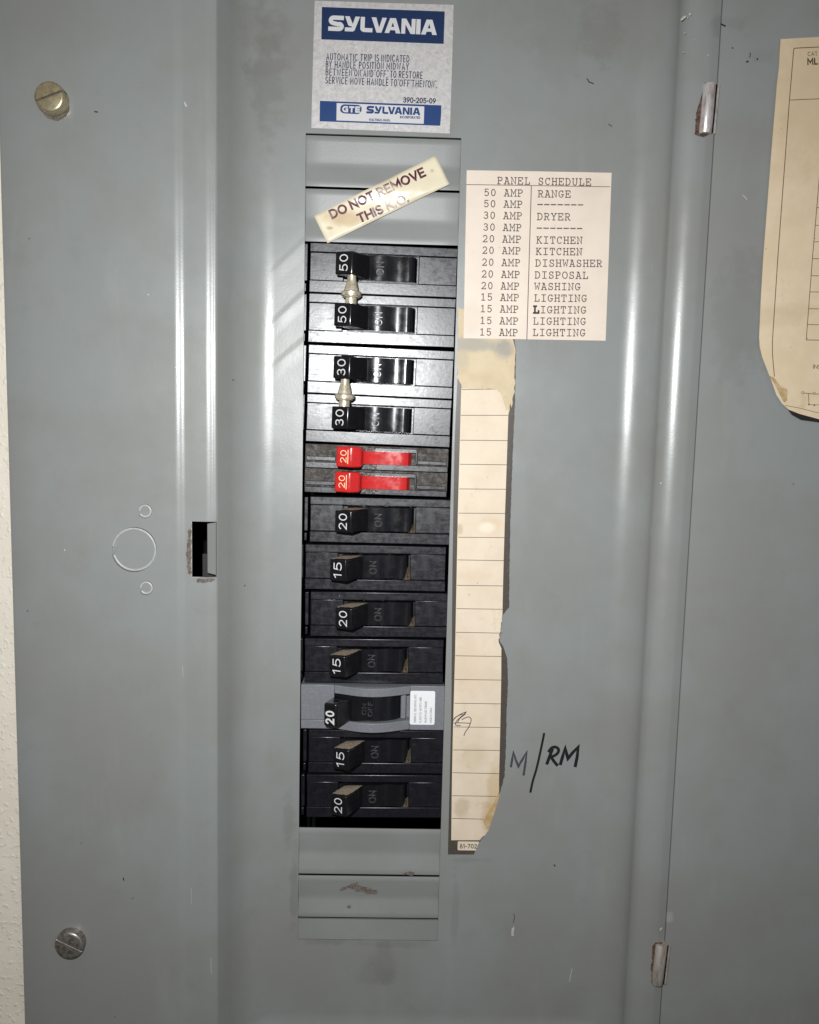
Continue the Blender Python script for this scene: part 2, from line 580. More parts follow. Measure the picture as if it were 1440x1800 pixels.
# ------------------------------------------------------------------ lettering (stroke skeletons, cap height 1)
def arc(cx, cy, rx, ry, a0, a1, n=12):
    return [(cx + rx * math.cos(math.radians(a0 + (a1 - a0) * i / n)), cy + ry * math.sin(math.radians(a0 + (a1 - a0) * i / n))) for i in range(n + 1)]


def oval(w, n=22):
    return arc(w / 2, .5, w / 2, .5, 90, 450, n)


def sans(ch):
    """-> (advance width of the ink, strokes)"""
    S = {
        'A': (.66, [[(0, 0), (.33, 1), (.66, 0)], [(.13, .32), (.53, .32)]]),
        'B': (.54, [[(.02, 0), (.02, 1), (.28, 1)] + arc(.28, .76, .22, .24, 90, -90, 8) + [(.02, .52)], [(.2, .52), (.30, .52)] + arc(.30, .26, .24, .26, 90, -90, 8) + [(.04, 0)]]),
        'C': (.66, [arc(.36, .5, .36, .5, 48, 312, 16)]),
        'D': (.62, [[(0.02, 0), (0.02, 1), (.22, 1)] + arc(.22, .5, .40, .5, 90, -90, 14) + [(.06, 0)]]),
        'E': (.48, [[(.48, 1), (0, 1), (0, 0), (.48, 0)], [(.05, .5), (.42, .5)]]),
        'F': (.46, [[(.46, 1), (0, 1), (0, 0)], [(.05, .5), (.40, .5)]]),
        'G': (.70, [arc(.36, .5, .36, .5, 48, 330, 16) + [(.68, .46), (.42, .46)]]),
        'H': (.60, [[(0, 0), (0, 1)], [(.60, 0), (.60, 1)], [(.04, .5), (.56, .5)]]),
        'I': (.02, [[(.01, 0), (.01, 1)]]),
        'K': (.58, [[(0, 0), (0, 1)], [(.55, 1), (.06, .46)], [(.18, .58), (.58, 0)]]),
        'L': (.45, [[(0, 1), (0, 0), (.45, 0)]]),
        'M': (.78, [[(0, 0), (.02, 1), (.39, .28), (.76, 1), (.78, 0)]]),
        'N': (.62, [[(0, 0), (0, 1), (.62, 0), (.62, 1)]]),
        'O': (.74, [oval(.74)]),
        'P': (.52, [[(0, 0), (0, 1), (.26, 1)] + arc(.26, .73, .26, .27, 90, -90, 10) + [(.05, .46)]]),
        'Q': (.74, [oval(.74), [(.45, .25), (.74, -.05)]]),
        'R': (.54, [[(0, 0), (0, 1), (.26, 1)] + arc(.26, .74, .25, .26, 90, -90, 10) + [(.05, .48)], [(.24, .46), (.54, 0)]]),
        'S': (.52, [arc(.26, .74, .24, .26, 35, 270, 12) + arc(.26, .24, .26, .24, 90, -145, 12)[1:]]),
        'T': (.56, [[(0, 1), (.56, 1)], [(.28, .95), (.28, 0)]]),
        'U': (.60, [[(0, 1), (0, .30)] + arc(.30, .30, .30, .30, 180, 360, 12) + [(.60, 1)]]),
        'V': (.64, [[(0, 1), (.32, 0), (.64, 1)]]),
        'W': (.92, [[(0, 1), (.22, 0), (.46, .95), (.70, 0), (.92, 1)]]),
        'Y': (.62, [[(0, 1), (.31, .45), (.62, 1)], [(.31, .42), (.31, 0)]]),
        '0': (.60, [oval(.60)]),
        '1': (.26, [[(0, .78), (.22, 1), (.22, 0)]]),
        '2': (.56, [arc(.28, .72, .27, .28, 165, -30, 12) + [(.0, 0), (.58, 0)]]),
        '3': (.54, [arc(.26, .75, .24, .25, 150, -80, 10) + [(.2, .5)] + arc(.26, .26, .28, .26, 80, -150, 12)]),
        '4': (.6, [[(.45, 0), (.45, 1), (0, .28), (.62, .28)]]),
        '5': (.56, [[(.52, 1), (.10, 1), (.05, .52)] + arc(.26, .32, .30, .32, 115, -145, 14)]),
        '6': (.56, [[(.42, 1), (.08, .5)] + arc(.28, .30, .28, .30, 150, 510, 18)]),
        '7': (.56, [[(0, 1), (.56, 1), (.16, 0)]]),
        '9': (.56, [[(.14, 0), (.48, .5)] + arc(.28, .70, .28, .30, -30, 330, 18)]),
        '-': (.32, [[(0, .42), (.32, .42)]]),
        '.': (.03, [[(0, 0), (0.0, .10)]]),
        '"': (.12, [[(.0, 1.06), (.0, .84)], [(.12, 1.06), (.12, .84)]]),
        '/': (.5, [[(0, -.05), (.5, 1.05)]]),
        'o': (.22, [arc(.11, .86, .10, .13, 90, 450, 10)]),
        ' ': (.30, []),
    }
    return S[ch]


def typew(ch):
    """typewriter slab letters on a fixed pitch of 1.03"""
    sl = lambda x, y, a=.12, b=.12: [(x - a, y), (x + b, y)]
    S = {
        'A': [[(.14, 0), (.40, 1), (.46, 1), (.72, 0)], [(.24, .33), (.62, .33)], sl(.14, 0, .12, .14), sl(.72, 0, .14, .12), [(.20, 1), (.42, 1)]],
        'C': [arc(.44, .5, .34, .5, 42, 315, 16), [(.70, 1), (.70, .72)]],
        'D': [[(.16, 0), (.16, 1)], [(.04, 1), (.36, 1)] + arc(.36, .5, .38, .5, 90, -90, 14) + [(.04, 0)]],
        'E': [[(.16, 0), (.16, 1)], [(.04, 1), (.74, 1), (.74, .76)], [(.04, 0), (.76, 0), (.76, .26)], [(.18, .52), (.50, .52)], [(.50, .62), (.50, .42)]],
        'G': [arc(.42, .5, .34, .5, 45, 320, 16) + [(.69, .40)], [(.44, .42), (.80, .42)], [(.68, .98), (.68, .75)]],
        'H': [[(.16, 0), (.16, 1)], [(.70, 0), (.70, 1)], [(.18, .52), (.68, .52)], sl(.16, 0), sl(.16, 1), sl(.70, 0), sl(.70, 1)],
        'I': [[(.43, .02), (.43, .98)], [(.15, 0), (.71, 0)], [(.15, 1), (.71, 1)]],
        'K': [[(.16, 0), (.16, 1)], [(.68, 1), (.18, .45)], [(.32, .58), (.72, 0)], sl(.16, 0), sl(.16, 1), sl(.66, 1), sl(.72, 0, .10, .12)],
        'L': [[(.24, .02), (.24, .98)], [(.08, 1), (.42, 1)], [(.08, 0), (.76, 0), (.76, .30)]],
        'M': [[(.12, 0), (.12, 1), (.43, .38), (.74, 1), (.74, 0)], sl(.12, 0), sl(.74, 0), [(.0, 1), (.14, 1)], [(.72, 1), (.86, 1)]],
        'N': [[(.15, 0), (.15, 1), (.70, 0), (.70, 1)], sl(.15, 0), sl(.70, 1), [(.03, 1), (.16, 1)]],
        'O': [arc(.43, .5, .36, .5, 90, 450, 22)],
        'P': [[(.18, 0), (.18, 1)], [(.06, 1), (.46, 1)] + arc(.46, .74, .27, .26, 90, -90, 10) + [(.20, .48)], sl(.18, 0, .12, .24)],
        'R': [[(.16, 0), (.16, 1)], [(.04, 1), (.44, 1)] + arc(.44, .75, .25, .25, 90, -90, 10) + [(.18, .50)], [(.42, .48), (.66, .0), (.80, 0)], sl(.16, 0)],
        'S': [arc(.42, .75, .26, .25, 30, 270, 12) + arc(.42, .25, .30, .25, 90, -150, 12)[1:], [(.67, .98), (.67, .74)], [(.14, .02), (.14, .28)]],
        'T': [[(.43, .02), (.43, .98)], [(.10, .72), (.10, 1), (.76, 1), (.76, .72)], [(.26, 0), (.60, 0)]],
        'U': [[(.16, 1), (.16, .32)] + arc(.43, .32, .27, .32, 180, 360, 12) + [(.70, 1)], sl(.16, 1), sl(.70, 1)],
        'W': [[(.10, 1), (.22, 0), (.43, .66), (.64, 0), (.76, 1)], sl(.10, 1, .10, .12), sl(.76, 1, .12, .10)],
        'Y': [[(.14, 1), (.43, .46), (.72, 1)], [(.43, .44), (.43, .02)], [(.26, 0), (.60, 0)], sl(.14, 1, .12, .10), sl(.72, 1, .10, .12)],
        '0': [arc(.43, .5, .28, .5, 90, 450, 22)],
        '1': [[(.22, .86), (.44, 1), (.44, .02)], [(.20, 0), (.70, 0)]],
        '2': [arc(.42, .70, .28, .30, 160, -35, 12) + [(.14, 0), (.72, 0), (.72, .12)]],
        '3': [arc(.40, .76, .26, .24, 145, -80, 10) + [(.34, .52)] + arc(.40, .26, .31, .27, 80, -150, 12)],
        '5': [[(.68, 1), (.22, 1), (.20, .52)] + arc(.42, .32, .30, .32, 128, -145, 14)],
        '-': [[(.06, .40), (.74, .40)]],
        ' ': [],
    }
    return S[ch]


_lift = [0]


def draw(mb, strokes, place, hw, up, lift, ext=None):
    """strokes in letter space -> ribbons; place maps (s, t) to 3-D"""
    for st in strokes:
        pts = [place(s, q) for s, q in st]
        closed = len(pts) > 3 and (pts[0] - pts[-1]).length < 1e-8
        _lift[0] = (_lift[0] + 1) % 12
        mb.strip(pts, hw, up, lift + _lift[0] * 1.5e-6, closed, hw * .9 if ext is None else ext)


def layout(font, text, gap=.22, sp=None):
    """-> list of (x offset, strokes), total width, all with cap height 1"""
    out, x = [], 0.0
    for ch in text:
        if font == 'type':
            out.append((x, typew(ch))); x += 1.03
        else:
            w, st = sans(ch)
            if ch == ' ' and sp: w = sp
            out.append((x, st)); x += w + (gap if ch != ' ' else 0)
    return out, (x - gap if font != 'type' else x - .18)


def text_px(mb, font, text, p0, p1, cap, weight, h, gap=.22, lift=4e-5, sp=None):
    """text whose baseline runs from photo point p0 to p1 on the plane h; cap = letter height in photo units"""
    lay, wd = layout(font, text, gap, sp)
    dx, dy = p1[0] - p0[0], p1[1] - p0[1]
    ln = math.hypot(dx, dy)
    sx = ln / wd
    ux, uy = dx / ln, dy / ln
    vx, vy = uy, -ux
    hw = (P(p0[0] + weight / 2, p0[1], h) - P(p0[0], p0[1], h)).length
    for xo, st in lay:
        pl = lambda s, q: P(p0[0] + ux * (xo + s) * sx + vx * q * cap, p0[1] + uy * (xo + s) * sx + vy * q * cap, h)
        draw(mb, st, pl, hw, (0, -1, 0), lift)
    return mb


def line_px(mb, pts, wpx, h, lift=4e-5, closed=False):
    hw = (P(pts[0][0] + wpx / 2, pts[0][1], h) - P(pts[0][0], pts[0][1], h)).length
    _lift[0] = (_lift[0] + 1) % 12
    mb.strip(pxpoly(pts, h), hw, (0, -1, 0), lift + _lift[0] * 1.5e-6, closed)
    return mb


def smooth_path(pts, n=5):
    """Catmull-Rom through the points"""
    out = []
    q = [pts[0]] + list(pts) + [pts[-1]]
    for i in range(1, len(q) - 2):
        for j in range(n):
            t = j / n
            f = lambda a, b, c, d: .5 * (2 * b + (c - a) * t + (2 * a - 5 * b + 4 * c - d) * t * t + (3 * b - a - 3 * c + d) * t ** 3)
            out.append((f(*[q[i + k][0] for k in (-1, 0, 1, 2)]), f(*[q[i + k][1] for k in (-1, 0, 1, 2)])))
    out.append(pts[-1])
    return out


z_top, z_bot = P(720, -130, 0).z, P(720, 1900, 0).z

# ------------------------------------------------------------------ panel
panel = empty('electrical_panel', (0, 0, 0))
thing(panel, 'grey painted steel breaker panel with its door open to the right', 'electrical panel')


def sect(segs, x0, h0, a0):
    """integrate a folded-sheet section: ('arc', radius, end angle) bends, ('line', length); angles in degrees, rise per +x"""
    x, h, a = x0, h0, math.radians(a0)
    out = [(x, h)]
    for s in segs:
        if s[0] == 'line':
            x += math.cos(a) * s[1]; h += math.sin(a) * s[1]
            out.append((x, h))
        else:
            a1 = math.radians(s[2]); n = max(3, int(abs(a1 - a) / math.radians(3.0)))
            for i in range(n):
                da = (a1 - a) / n
                mid = a + da * (i + .5)
                L = s[1] * abs(da)
                x += math.cos(mid) * L; h += math.sin(mid) * L
                out.append((x, h))
            a = a1
    return out


# section along x at the height of the flash glare
R_SEGS = [('arc', 20 * MM, 45), ('arc', 12 * MM, 80), ('arc', 7 * MM, 30), ('arc', 16 * MM, 0), ('line', 1.0 * MM), ('arc', 8 * MM, -14), ('line', 3.2 * MM)]
_e = sect(R_SEGS, 0, 0, 0)[-1]
X_R = P(1230, 640, _e[1]).x - _e[0]
right = sect(R_SEGS, X_R, 0, 0)
H_BEAD = max(p[1] for p in right)
X_L = P(483, 640, 0).x
leftm = sect([('arc', 24 * MM, 57), ('line', 8.2 * MM), ('arc', 2.0 * MM, 4), ('line', .5 * MM), ('arc', 5 * MM, 17), ('arc', 9.0 * MM, 0)], 0, 0, 0)
H_LAND = leftm[-1][1]
left = [(X_L - x, h) for x, h in leftm]
xa = P(326, 640, H_LAND).x
left.append((xa, H_LAND))
xb = xa
up2 = sect([('arc', 7 * MM, 19), ('arc', 9 * MM, 0)], 0, 0, 0)
left += [(xa - x, H_LAND + h) for x, h in up2[1:]]
H_FLAT = left[-1][1]
H_WALL = H_FLAT - .0050
x_edge = P(8.5, 640, H_FLAT).x
left += [(x_edge + .002, H_FLAT), (x_edge + .0005, H_FLAT - .0004), (x_edge, H_FLAT - .0014), (x_edge, H_WALL - .001)]
prof = list(reversed(left)) + right
X_END = right[-1][0]


def prof_h(x):
    if x <= prof[0][0]: return prof[0][1]
    for (xa_, ha), (xb_, hb) in zip(prof, prof[1:]):
        if x <= xb_:
            return hb if xb_ - xa_ < 1e-9 else ha + (hb - ha) * (x - xa_) / (xb_ - xa_)
    return prof[-1][1]


Z_B = P(720, 1782, 0).z     # pocket floor's lower end
Z_T = P(720, -12, 0).z
endp = sect([('arc', 22 * MM, 48), ('line', 5 * MM), ('arc', 5 * MM, 0)], 0, 0, 0)
end_h = endp[-1][1]


def zrise(z):
    d = max(Z_B - z, z - Z_T)
    if d <= 0: return 0.0
    for (a, ha), (b, hb) in zip(endp, endp[1:]):
        if d <= b: return ha + (hb - ha) * (d - a) / (b - a)
    return end_h


# slot for the breakers and the latch hole
SX0, SX1 = P(534, 600, 0).x, P(800.5, 600, 0).x
SZ1, SZ0 = P(670, 238, 0).z, P(650, 1653, 0).z
LX0, LX1 = P(337, 965, H_LAND).x, P(383, 965, H_LAND - .003).x
LZ1, LZ0 = P(360, 917, H_LAND).z, P(360, 1015, H_LAND).z

xs = []
for (a, _), (b, _) in zip(prof, prof[1:]):
    n = max(1, int(abs(b - a) / .012))
    xs += [a + (b - a) * i / n for i in range(n)]
xs.append(prof[-1][0])
xs_v = [(x, None) for x in xs]
# vertical wall points share x: keep their explicit heights
grid_x = []
for i, (x, h) in enumerate(prof):
    grid_x.append((x, h))
    if i + 1 < len(prof):
        x2 = prof[i + 1][0]; n = max(1, int(abs(x2 - x) / .012))
        for k in range(1, n):
            xx = x + (x2 - x) * k / n
            grid_x.append((xx, prof_h(xx)))
for x in (SX0, SX1, LX0, LX1):
    grid_x.append((x, prof_h(x)))
head = grid_x[:4]
grid_x = head + sorted(g for g in grid_x[4:] if g[0] > head[-1][0] + 1e-7)
zs = [z_bot, z_top, SZ0, SZ1, LZ0, LZ1]
for d, _ in endp:
    zs += [Z_B - d, Z_T + d]
n = 44
zs += [Z_B + (Z_T - Z_B) * i / n for i in range(n + 1)]
zs = sorted(z for z in zs if z_bot - 1e-9 <= z <= z_top + 1e-9)
gm = MB()
nz = len(zs)
vs, fs = [], []
floor_lo, floor_hi = X_L + .0, X_R
for (x, h) in grid_x:
    inside = prof[0][0] + .06 < x
    for z in zs:
        hh = h
        if x > xa + .0005:
            e = zrise(z)
            k = min(1.0, h / H_LAND)
            hh = max(h, min(H_LAND, math.sqrt(h * h + e * e))) if h < H_LAND else h
        # the thin sheet is a little bent along the slot's left edge
        if SX0 - .02 < x <= SX0 + 1e-6 and SZ0 < z < SZ1:
            f = 1 - (SX0 - x) / .02
            hh += f * f * .00045 * math.sin(z * 62) * math.sin(z * 23 + 1)
        vs.append((x, -hh, z))
inhole = lambda x, z: (SX0 - 1e-6 < x < SX1 + 1e-6 and SZ0 < z < SZ1) or (LX0 - 1e-6 < x < LX1 + 1e-6 and LZ0 < z < LZ1)
for i in range(len(grid_x) - 1):
    for j in range(nz - 1):
        cx, cz = (grid_x[i][0] + grid_x[i + 1][0]) / 2, (zs[j] + zs[j + 1]) / 2
        if inhole(cx, cz):
            continue
        fs.append((i * nz + j, (i + 1) * nz + j, (i + 1) * nz + j + 1, i * nz + j + 1))
gm.add(vs, fs)
cover = obj('cover', gm, 'grey_paint', panel, smooth=40)
so = cover.modifiers.new('sheet', 'SOLIDIFY')
so.thickness = .0014
so.offset = -1.0
so.use_even_offset = False
es = cover.modifiers.new('crisp', 'EDGE_SPLIT'); es.split_angle = math.radians(40)

# ------------------------------------------------------------------ wall
xl = x_edge
xr = X_END
wallm = MB()
for (x0, x1, z0, z1) in ((-1.2, xl + .008, -1.2, 1.2), (xr + .02, 1.2, -1.2, 1.2), (xl + .008, xr + .02, z_top - .008, 1.2), (xl + .008, xr + .02, -1.2, z_bot + .008)):
    wallm.box(x0, x1, z0, z1, -.05, H_WALL)
wall = obj('wall', wallm, 'wall_paint', origin=(0, 0, 0))
wall['kind'] = 'structure'
thing(wall, 'cream textured wall showing along the left edge of the grey panel', 'wall')


# dark steel box behind the cover
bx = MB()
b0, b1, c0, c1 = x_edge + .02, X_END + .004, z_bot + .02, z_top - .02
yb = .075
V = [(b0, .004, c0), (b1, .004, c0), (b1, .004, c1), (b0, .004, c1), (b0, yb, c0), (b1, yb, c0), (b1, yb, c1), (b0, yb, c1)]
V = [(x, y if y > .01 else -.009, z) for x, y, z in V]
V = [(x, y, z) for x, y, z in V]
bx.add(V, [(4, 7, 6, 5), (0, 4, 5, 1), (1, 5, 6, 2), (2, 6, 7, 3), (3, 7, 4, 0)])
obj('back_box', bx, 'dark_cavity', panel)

# knock-out plates closing the unused places of the slot
SXM = .00004


def plate(py0, py1, lo_fade=False):
    mb_ = MB()
    z1, z0 = P(660, py0, 0).z - .0003, P(660, py1, 0).z + .0003
    n = 16
    prof_ = []
    for i in range(n + 1):
        f = i / n
        z = z1 + (z0 - z1) * f
        crease = .55
        hh = -.0002 - .0017 * (f / crease if f < crease else 1 - (f - crease) / (1 - crease) * 1.05)
        if f < .06: hh -= .0006 * (1 - f / .06) ** 2
        if f > .95: hh -= .0005 * ((f - .95) / .05) ** 2
        prof_.append((z, hh))
    x0, x1 = SX0 + SXM, SX1 - SXM
    if lo_fade:
        prof_ = [(z1 + (z0 - z1) * i / 8, -.0007 + .0006 * i / 8) for i in range(9)]
    vs = []
    xsn = [x0, x0 + .0008] + [x0 + .0008 + (x1 - x0 - .0016) * k / 10 for k in range(1, 10)] + [x1 - .0008, x1]
    for z, hh in prof_:
        for k, x in enumerate(xsn):
            e = .0002 if k in (0, len(xsn) - 1) else 0
            vs.append((x, -hh + e, z))
    w = len(xsn)
    fs = [(i * w + k, (i + 1) * w + k, (i + 1) * w + k + 1, i * w + k + 1) for i in range(len(prof_) - 1) for k in range(w - 1)]
    mb_.add(vs, fs)
    o = obj('knockout_plate', mb_, 'grey_paint_plate', panel, smooth=30)
    s = o.modifiers.new('sheet', 'SOLIDIFY'); s.thickness = .0012; s.offset = -1.0
    e = o.modifiers.new('crisp', 'EDGE_SPLIT'); e.split_angle = math.radians(30)
    return o


for a, b in ((239, 331), (333, 428), (1457, 1539), (1541, 1615)):
    plate(a, b)
plate(1617, 1653, True)

# door, swung right round so that its inner face shows
H_DOOR = right[-1][1] - .0002
dx0 = X_END + .0006
dm = MB()
dz0, dz1 = P(1300, 1838, H_DOOR).z, P(1300, -60, H_DOOR).z
sec = [(dx0, H_DOOR - .0026), (dx0, H_DOOR - .0003), (dx0 + .0001, H_DOOR - .0001), (dx0 + .001, H_DOOR)] + [(dx0 + .001 + .2 * k / 12, H_DOOR) for k in range(1, 13)] + [(dx0 + .2025, H_DOOR - .001), (dx0 + .2025, H_DOOR - .0026)]
zz = [dz0 + (dz1 - dz0) * k / 24 for k in range(25)]
vs = [(x, -h - (.0007 * math.sin(i * .9 + z * 11) if 3 < i < 14 else 0), z) for i, (x, h) in enumerate(sec) for z in zz]
dm.add(vs, [(i * 25 + k, (i + 1) * 25 + k, (i + 1) * 25 + k + 1, i * 25 + k + 1) for i in range(len(sec) - 1) for k in range(24)])
door = obj('door', dm, 'grey_paint_door', panel, smooth=50)
so = door.modifiers.new('sheet', 'SOLIDIFY'); so.thickness = .001; so.offset = -1
es = door.modifiers.new('crisp', 'EDGE_SPLIT'); es.split_angle = math.radians(40)


# hinges
def hinge(p_top, p_bot, rpx, mat, rustpoly, seed):
    hh = H_DOOR + .0022
    a, b = P(*p_bot, hh), P(*p_top, hh)
    ax = (b - a)
    L = ax.length
    r = (P(p_top[0] + rpx, p_top[1], hh) - P(p_top[0], p_top[1], hh)).length
    k = MB()
    k.slab(pxpoly(rag(rustpoly, 1.3, 5, seed), H_BEAD + .0001), .0002, .0015)
    rec = obj('rusty_recess', k, 'rust', panel)
    kn = MB()
    bb = a - Vector((0, -.0012, 0))
    kn.lathe(bb, ax, (1, 0, 0), [(0, r * .2), (0, r * .94), (.0003, r), (L - .0003, r), (L, r * .94), (L, r * .2)], 26)
    o = obj('hinge_knuckle', kn, mat, panel, smooth=45)
    # open seam of the rolled knuckle and the leaf beside it
    sm = MB()
    off = Vector((r * .94, -r * .15, 0))
    sm.strip([bb + off + ax * .01, bb + off + ax * .985], .00055, (.15, -1, 0), .0007)
    obj('rolled_seam', sm, 'dark_cavity', panel)
    lf = MB()
    q0, q1 = bb + Vector((r * 1.28, -r * .1, 0)), bb + Vector((r * 1.28, -r * .1, 0)) + ax
    lf.strip([q0, q1], .0007, (0, -1, 0), .0006)
    obj('hinge_leaf', lf, 'hinge_painted', panel)
    return o


hinge((1249, 146), (1241, 234), 11.5, 'hinge_steel', [(1234, 168), (1239, 146), (1248, 144), (1252, 170), (1246, 236), (1238, 240), (1221, 236), (1224, 205), (1229, 182)], 3)
hinge((1164, 1661), (1156, 1731), 10.5, 'hinge_painted', [(1148, 1664), (1153, 1658), (1164, 1657), (1163, 1700), (1158, 1732), (1147, 1732), (1145, 1700)], 4)

# latch hole: flap turned in, striker inside, rust
fl = MB()
hx = LX1 - (LX1 - LX0) * .47
fh = prof_h(LX1)
fa = [(hx, -fh + .0040, LZ0 + .0012), (LX1 - .0002, -fh + .0016, LZ0 + .0005), (LX1 - .0002, -fh + .0016, LZ1 - .0005), (hx, -fh + .0040, LZ1 - .0016)]
fl.hexa([(x, y + .0012, z) for x, y, z in fa], fa)
obj('latch_flap', fl, 'grey_paint', panel, bevel=.0004)
st = MB()
st.box(LX0 + .0030, hx + .004, LZ0 - .004, LZ0 + (LZ1 - LZ0) * .36, -.006, .009)
obj('latch_striker', st, 'dark_steel', panel)
rs = MB()
rs.slab(pxpoly(rag([(331, 930), (335.5, 926), (336, 945), (336, 1008), (332, 1009), (329, 990), (328, 972), (330, 950)], 1.5, 3, 5), H_LAND + .0002), .0001)
rs.slab(pxpoly(rag([(347, 1017), (372, 1016.5), (378, 1018), (370, 1023), (358, 1024), (346, 1023)], 1.2, 3, 6), H_LAND + .0002), .0001)
obj('rust_patch', rs, 'rust_flake', panel)
rm = MB()
rm.strip([Vector((LX0, -H_LAND - .0003, LZ1)), Vector((LX0, -H_LAND - .0003, LZ0)), Vector((LX0 + .006, -H_LAND - .0003, LZ0))], .00022, (0, -1, 0), 0)
obj('bare_edge', rm, 'bare_steel_edge', panel)


# stamped knock-out rings
def ring(px, py, rpx, gap0, gap1, minor):
    c = P(px, py, H_FLAT)
    R = (P(px + rpx, py, H_FLAT) - c).length
    k = MB()
    a0, a1 = math.radians(gap1), math.radians(gap0 + 360)
    N = 56
    vs, fs = [], []
    for i in range(N + 1):
        a = a0 + (a1 - a0) * i / N
        for q in range(7):
            b = math.pi * (q - .001) / 6
            rr = R + minor * math.cos(b)
            vs.append((c.x + rr * math.cos(a), c.y - minor * .75 * math.sin(b) + .00003, c.z + rr * math.sin(a)))
    for i in range(N):
        for q in range(6):
            fs.append((i * 7 + q, (i + 1) * 7 + q, (i + 1) * 7 + q + 1, i * 7 + q + 1))
    k.add(vs, fs)
    return obj('knockout_ring', k, 'ring_highlight', panel, smooth=60)


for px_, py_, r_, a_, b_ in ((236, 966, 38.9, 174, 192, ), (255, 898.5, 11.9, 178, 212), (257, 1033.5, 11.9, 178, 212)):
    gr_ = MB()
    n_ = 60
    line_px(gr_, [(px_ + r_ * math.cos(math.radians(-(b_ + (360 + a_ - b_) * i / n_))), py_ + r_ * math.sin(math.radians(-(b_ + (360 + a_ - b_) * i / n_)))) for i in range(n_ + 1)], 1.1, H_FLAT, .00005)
    obj('knockout_groove_shade', gr_, 'dark_steel', panel)  # shade of the stamped groove, drawn as a thin dark line
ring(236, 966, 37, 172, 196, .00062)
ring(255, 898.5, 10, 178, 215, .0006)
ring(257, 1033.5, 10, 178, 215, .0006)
nk = MB()
nk.slab(pxpoly([(201, 955), (207, 958), (206, 965), (200, 973), (197, 968)], H_FLAT), .0004)
obj('knockout_tab', nk, 'grey_paint', panel, bevel=.0002)

# small chips and scratches on the paint
for k, pl in enumerate(([(899, 1632), (904, 1628), (903, 1645), (899, 1646)], [(1197, 33), (1203, 27), (1207, 28), (1205, 32), (1200, 36), (1197, 37)],
                        [(322, 175), (326, 180), (329, 188), (326, 188)])):
    ch = MB()
    ch.slab(pxpoly(rag(pl, .8, 3, 20 + k), .0002 if k == 0 else (H_BEAD - .0002 if k == 1 else H_LAND + .0006)), .00008)
    obj('paint_chip', ch, 'white_chip', panel)
for k, (px, py, r) in enumerate(((1213, 25, 2.2), (1209, 31, 1.2), (1204, 58, 1.3), (1221, 70, 1.0), (1202, 92, 1.0), (1245, 97, 1.2), (1141, 1609, 1.8), (1139, 1628, 1.1), (1207, 1640, 1.6), (1132, 1664, 1.3))):
    ch = MB()
    ch.slab(pxpoly(rag([(px + r * math.cos(a * 1.05), py + r * 1.3 * math.sin(a * 1.05)) for a in range(6)], .5, 2, 40 + k), H_DOOR + .0002 if 1155 < px < 1200 or py > 1000 else H_BEAD + .0001), .00006)
    obj('paint_chip', ch, 'white_chip', panel)
wc = MB()
line_px(wc, [(1154, 1640), (1164, 1631)], 2.8, H_DOOR + .0009)
line_px(wc, [(1155, 1648), (1158, 1641)], 2.8, H_DOOR + .0009)
obj('caulk_smear', wc, 'white_chip', panel)
rf = MB()
rf.slab(pxpoly(rag([(598, 1563), (612, 1557), (628, 1551), (632, 1556), (645, 1560), (664, 1566), (664, 1570), (648, 1571), (640, 1567), (626, 1566), (615, 1560), (600, 1566)], 1.1, 3, 8), -.0006), .0003)
rf.slab(pxpoly(rag([(709, 1535), (722, 1532), (728, 1534), (726, 1540), (716, 1537), (709, 1538)], .8, 3, 9), .0001), .0003)
rf.slab(pxpoly(rag([(610, 1593), (616, 1591), (617, 1595), (611, 1596)], .6, 2, 10), -.0004), .0003)
obj('flaked_rust', rf, 'rust_flake', panel)

# scratches and scuffs one can see one by one
for pts, h_, wd_, mt_ in (([(1006, 1703), (1003, 1716), (1001, 1726)], .0, 1.2, 'white_chip'), ([(1306, 343), (1311, 348), (1313, 351)], H_DOOR, 1.4, 'white_chip'),
                          ([(1032, 138), (1036, 144), (1044, 147)], 0, 1.7, 'dark_steel'), ([(903, 1622), (905, 1612), (903, 1606)], 0, .9, 'dark_steel'),
                          ([(166, 196), (172, 197)], H_FLAT, 2.2, 'dark_steel'), ([(217, 1543), (217.5, 1548)], H_FLAT, 1.8, 'dark_steel'),
                          ([(1268, 42), (1276, 46)], H_DOOR, 2.6, 'dark_steel'), ([(1312, 109), (1316, 107)], H_DOOR, 2.6, 'dark_steel'), ([(1331, 102), (1332, 105)], H_DOOR, 2.2, 'dark_steel'),
                          ([(1319, 92), (1319, 97), (1318, 101)], H_DOOR, 1.2, 'dark_steel'), ([(1287, 83), (1289, 85)], H_DOOR, 1.8, 'dark_steel'), ([(974, 1520), (976, 1523)], 0, 2.2, 'dark_steel'),
                          ([(376, 705), (381, 718), (378, 722)], H_LAND - .0012, 1.5, 'dark_steel'), ([(1315, 1755), (1316, 1761)], H_DOOR, 1.6, 'dark_steel'), ([(457, 437), (459, 434)], .0004, 1.5, 'dark_steel'),
                          ([(1070, 218), (1076, 222)], 0, 1.2, 'dark_steel'), ([(336, 1560), (337, 1575), (336, 1590)], H_LAND, .6, 'white_chip'),
                          ([(371, 1684), (371, 1696), (372, 1712)], H_LAND - .0002, .8, 'white_chip'), ([(321, 1172), (321.5, 1182), (321.5, 1190)], H_LAND + .0004, .6, 'white_chip')):
    k = MB()
    line_px(k, rag(pts, .35, 2.5, int(pts[0][0]), False), wd_, h_ + .00012)
    obj('paint_scratch' if mt_ == 'white_chip' else 'scuff_mark', k, mt_, panel)

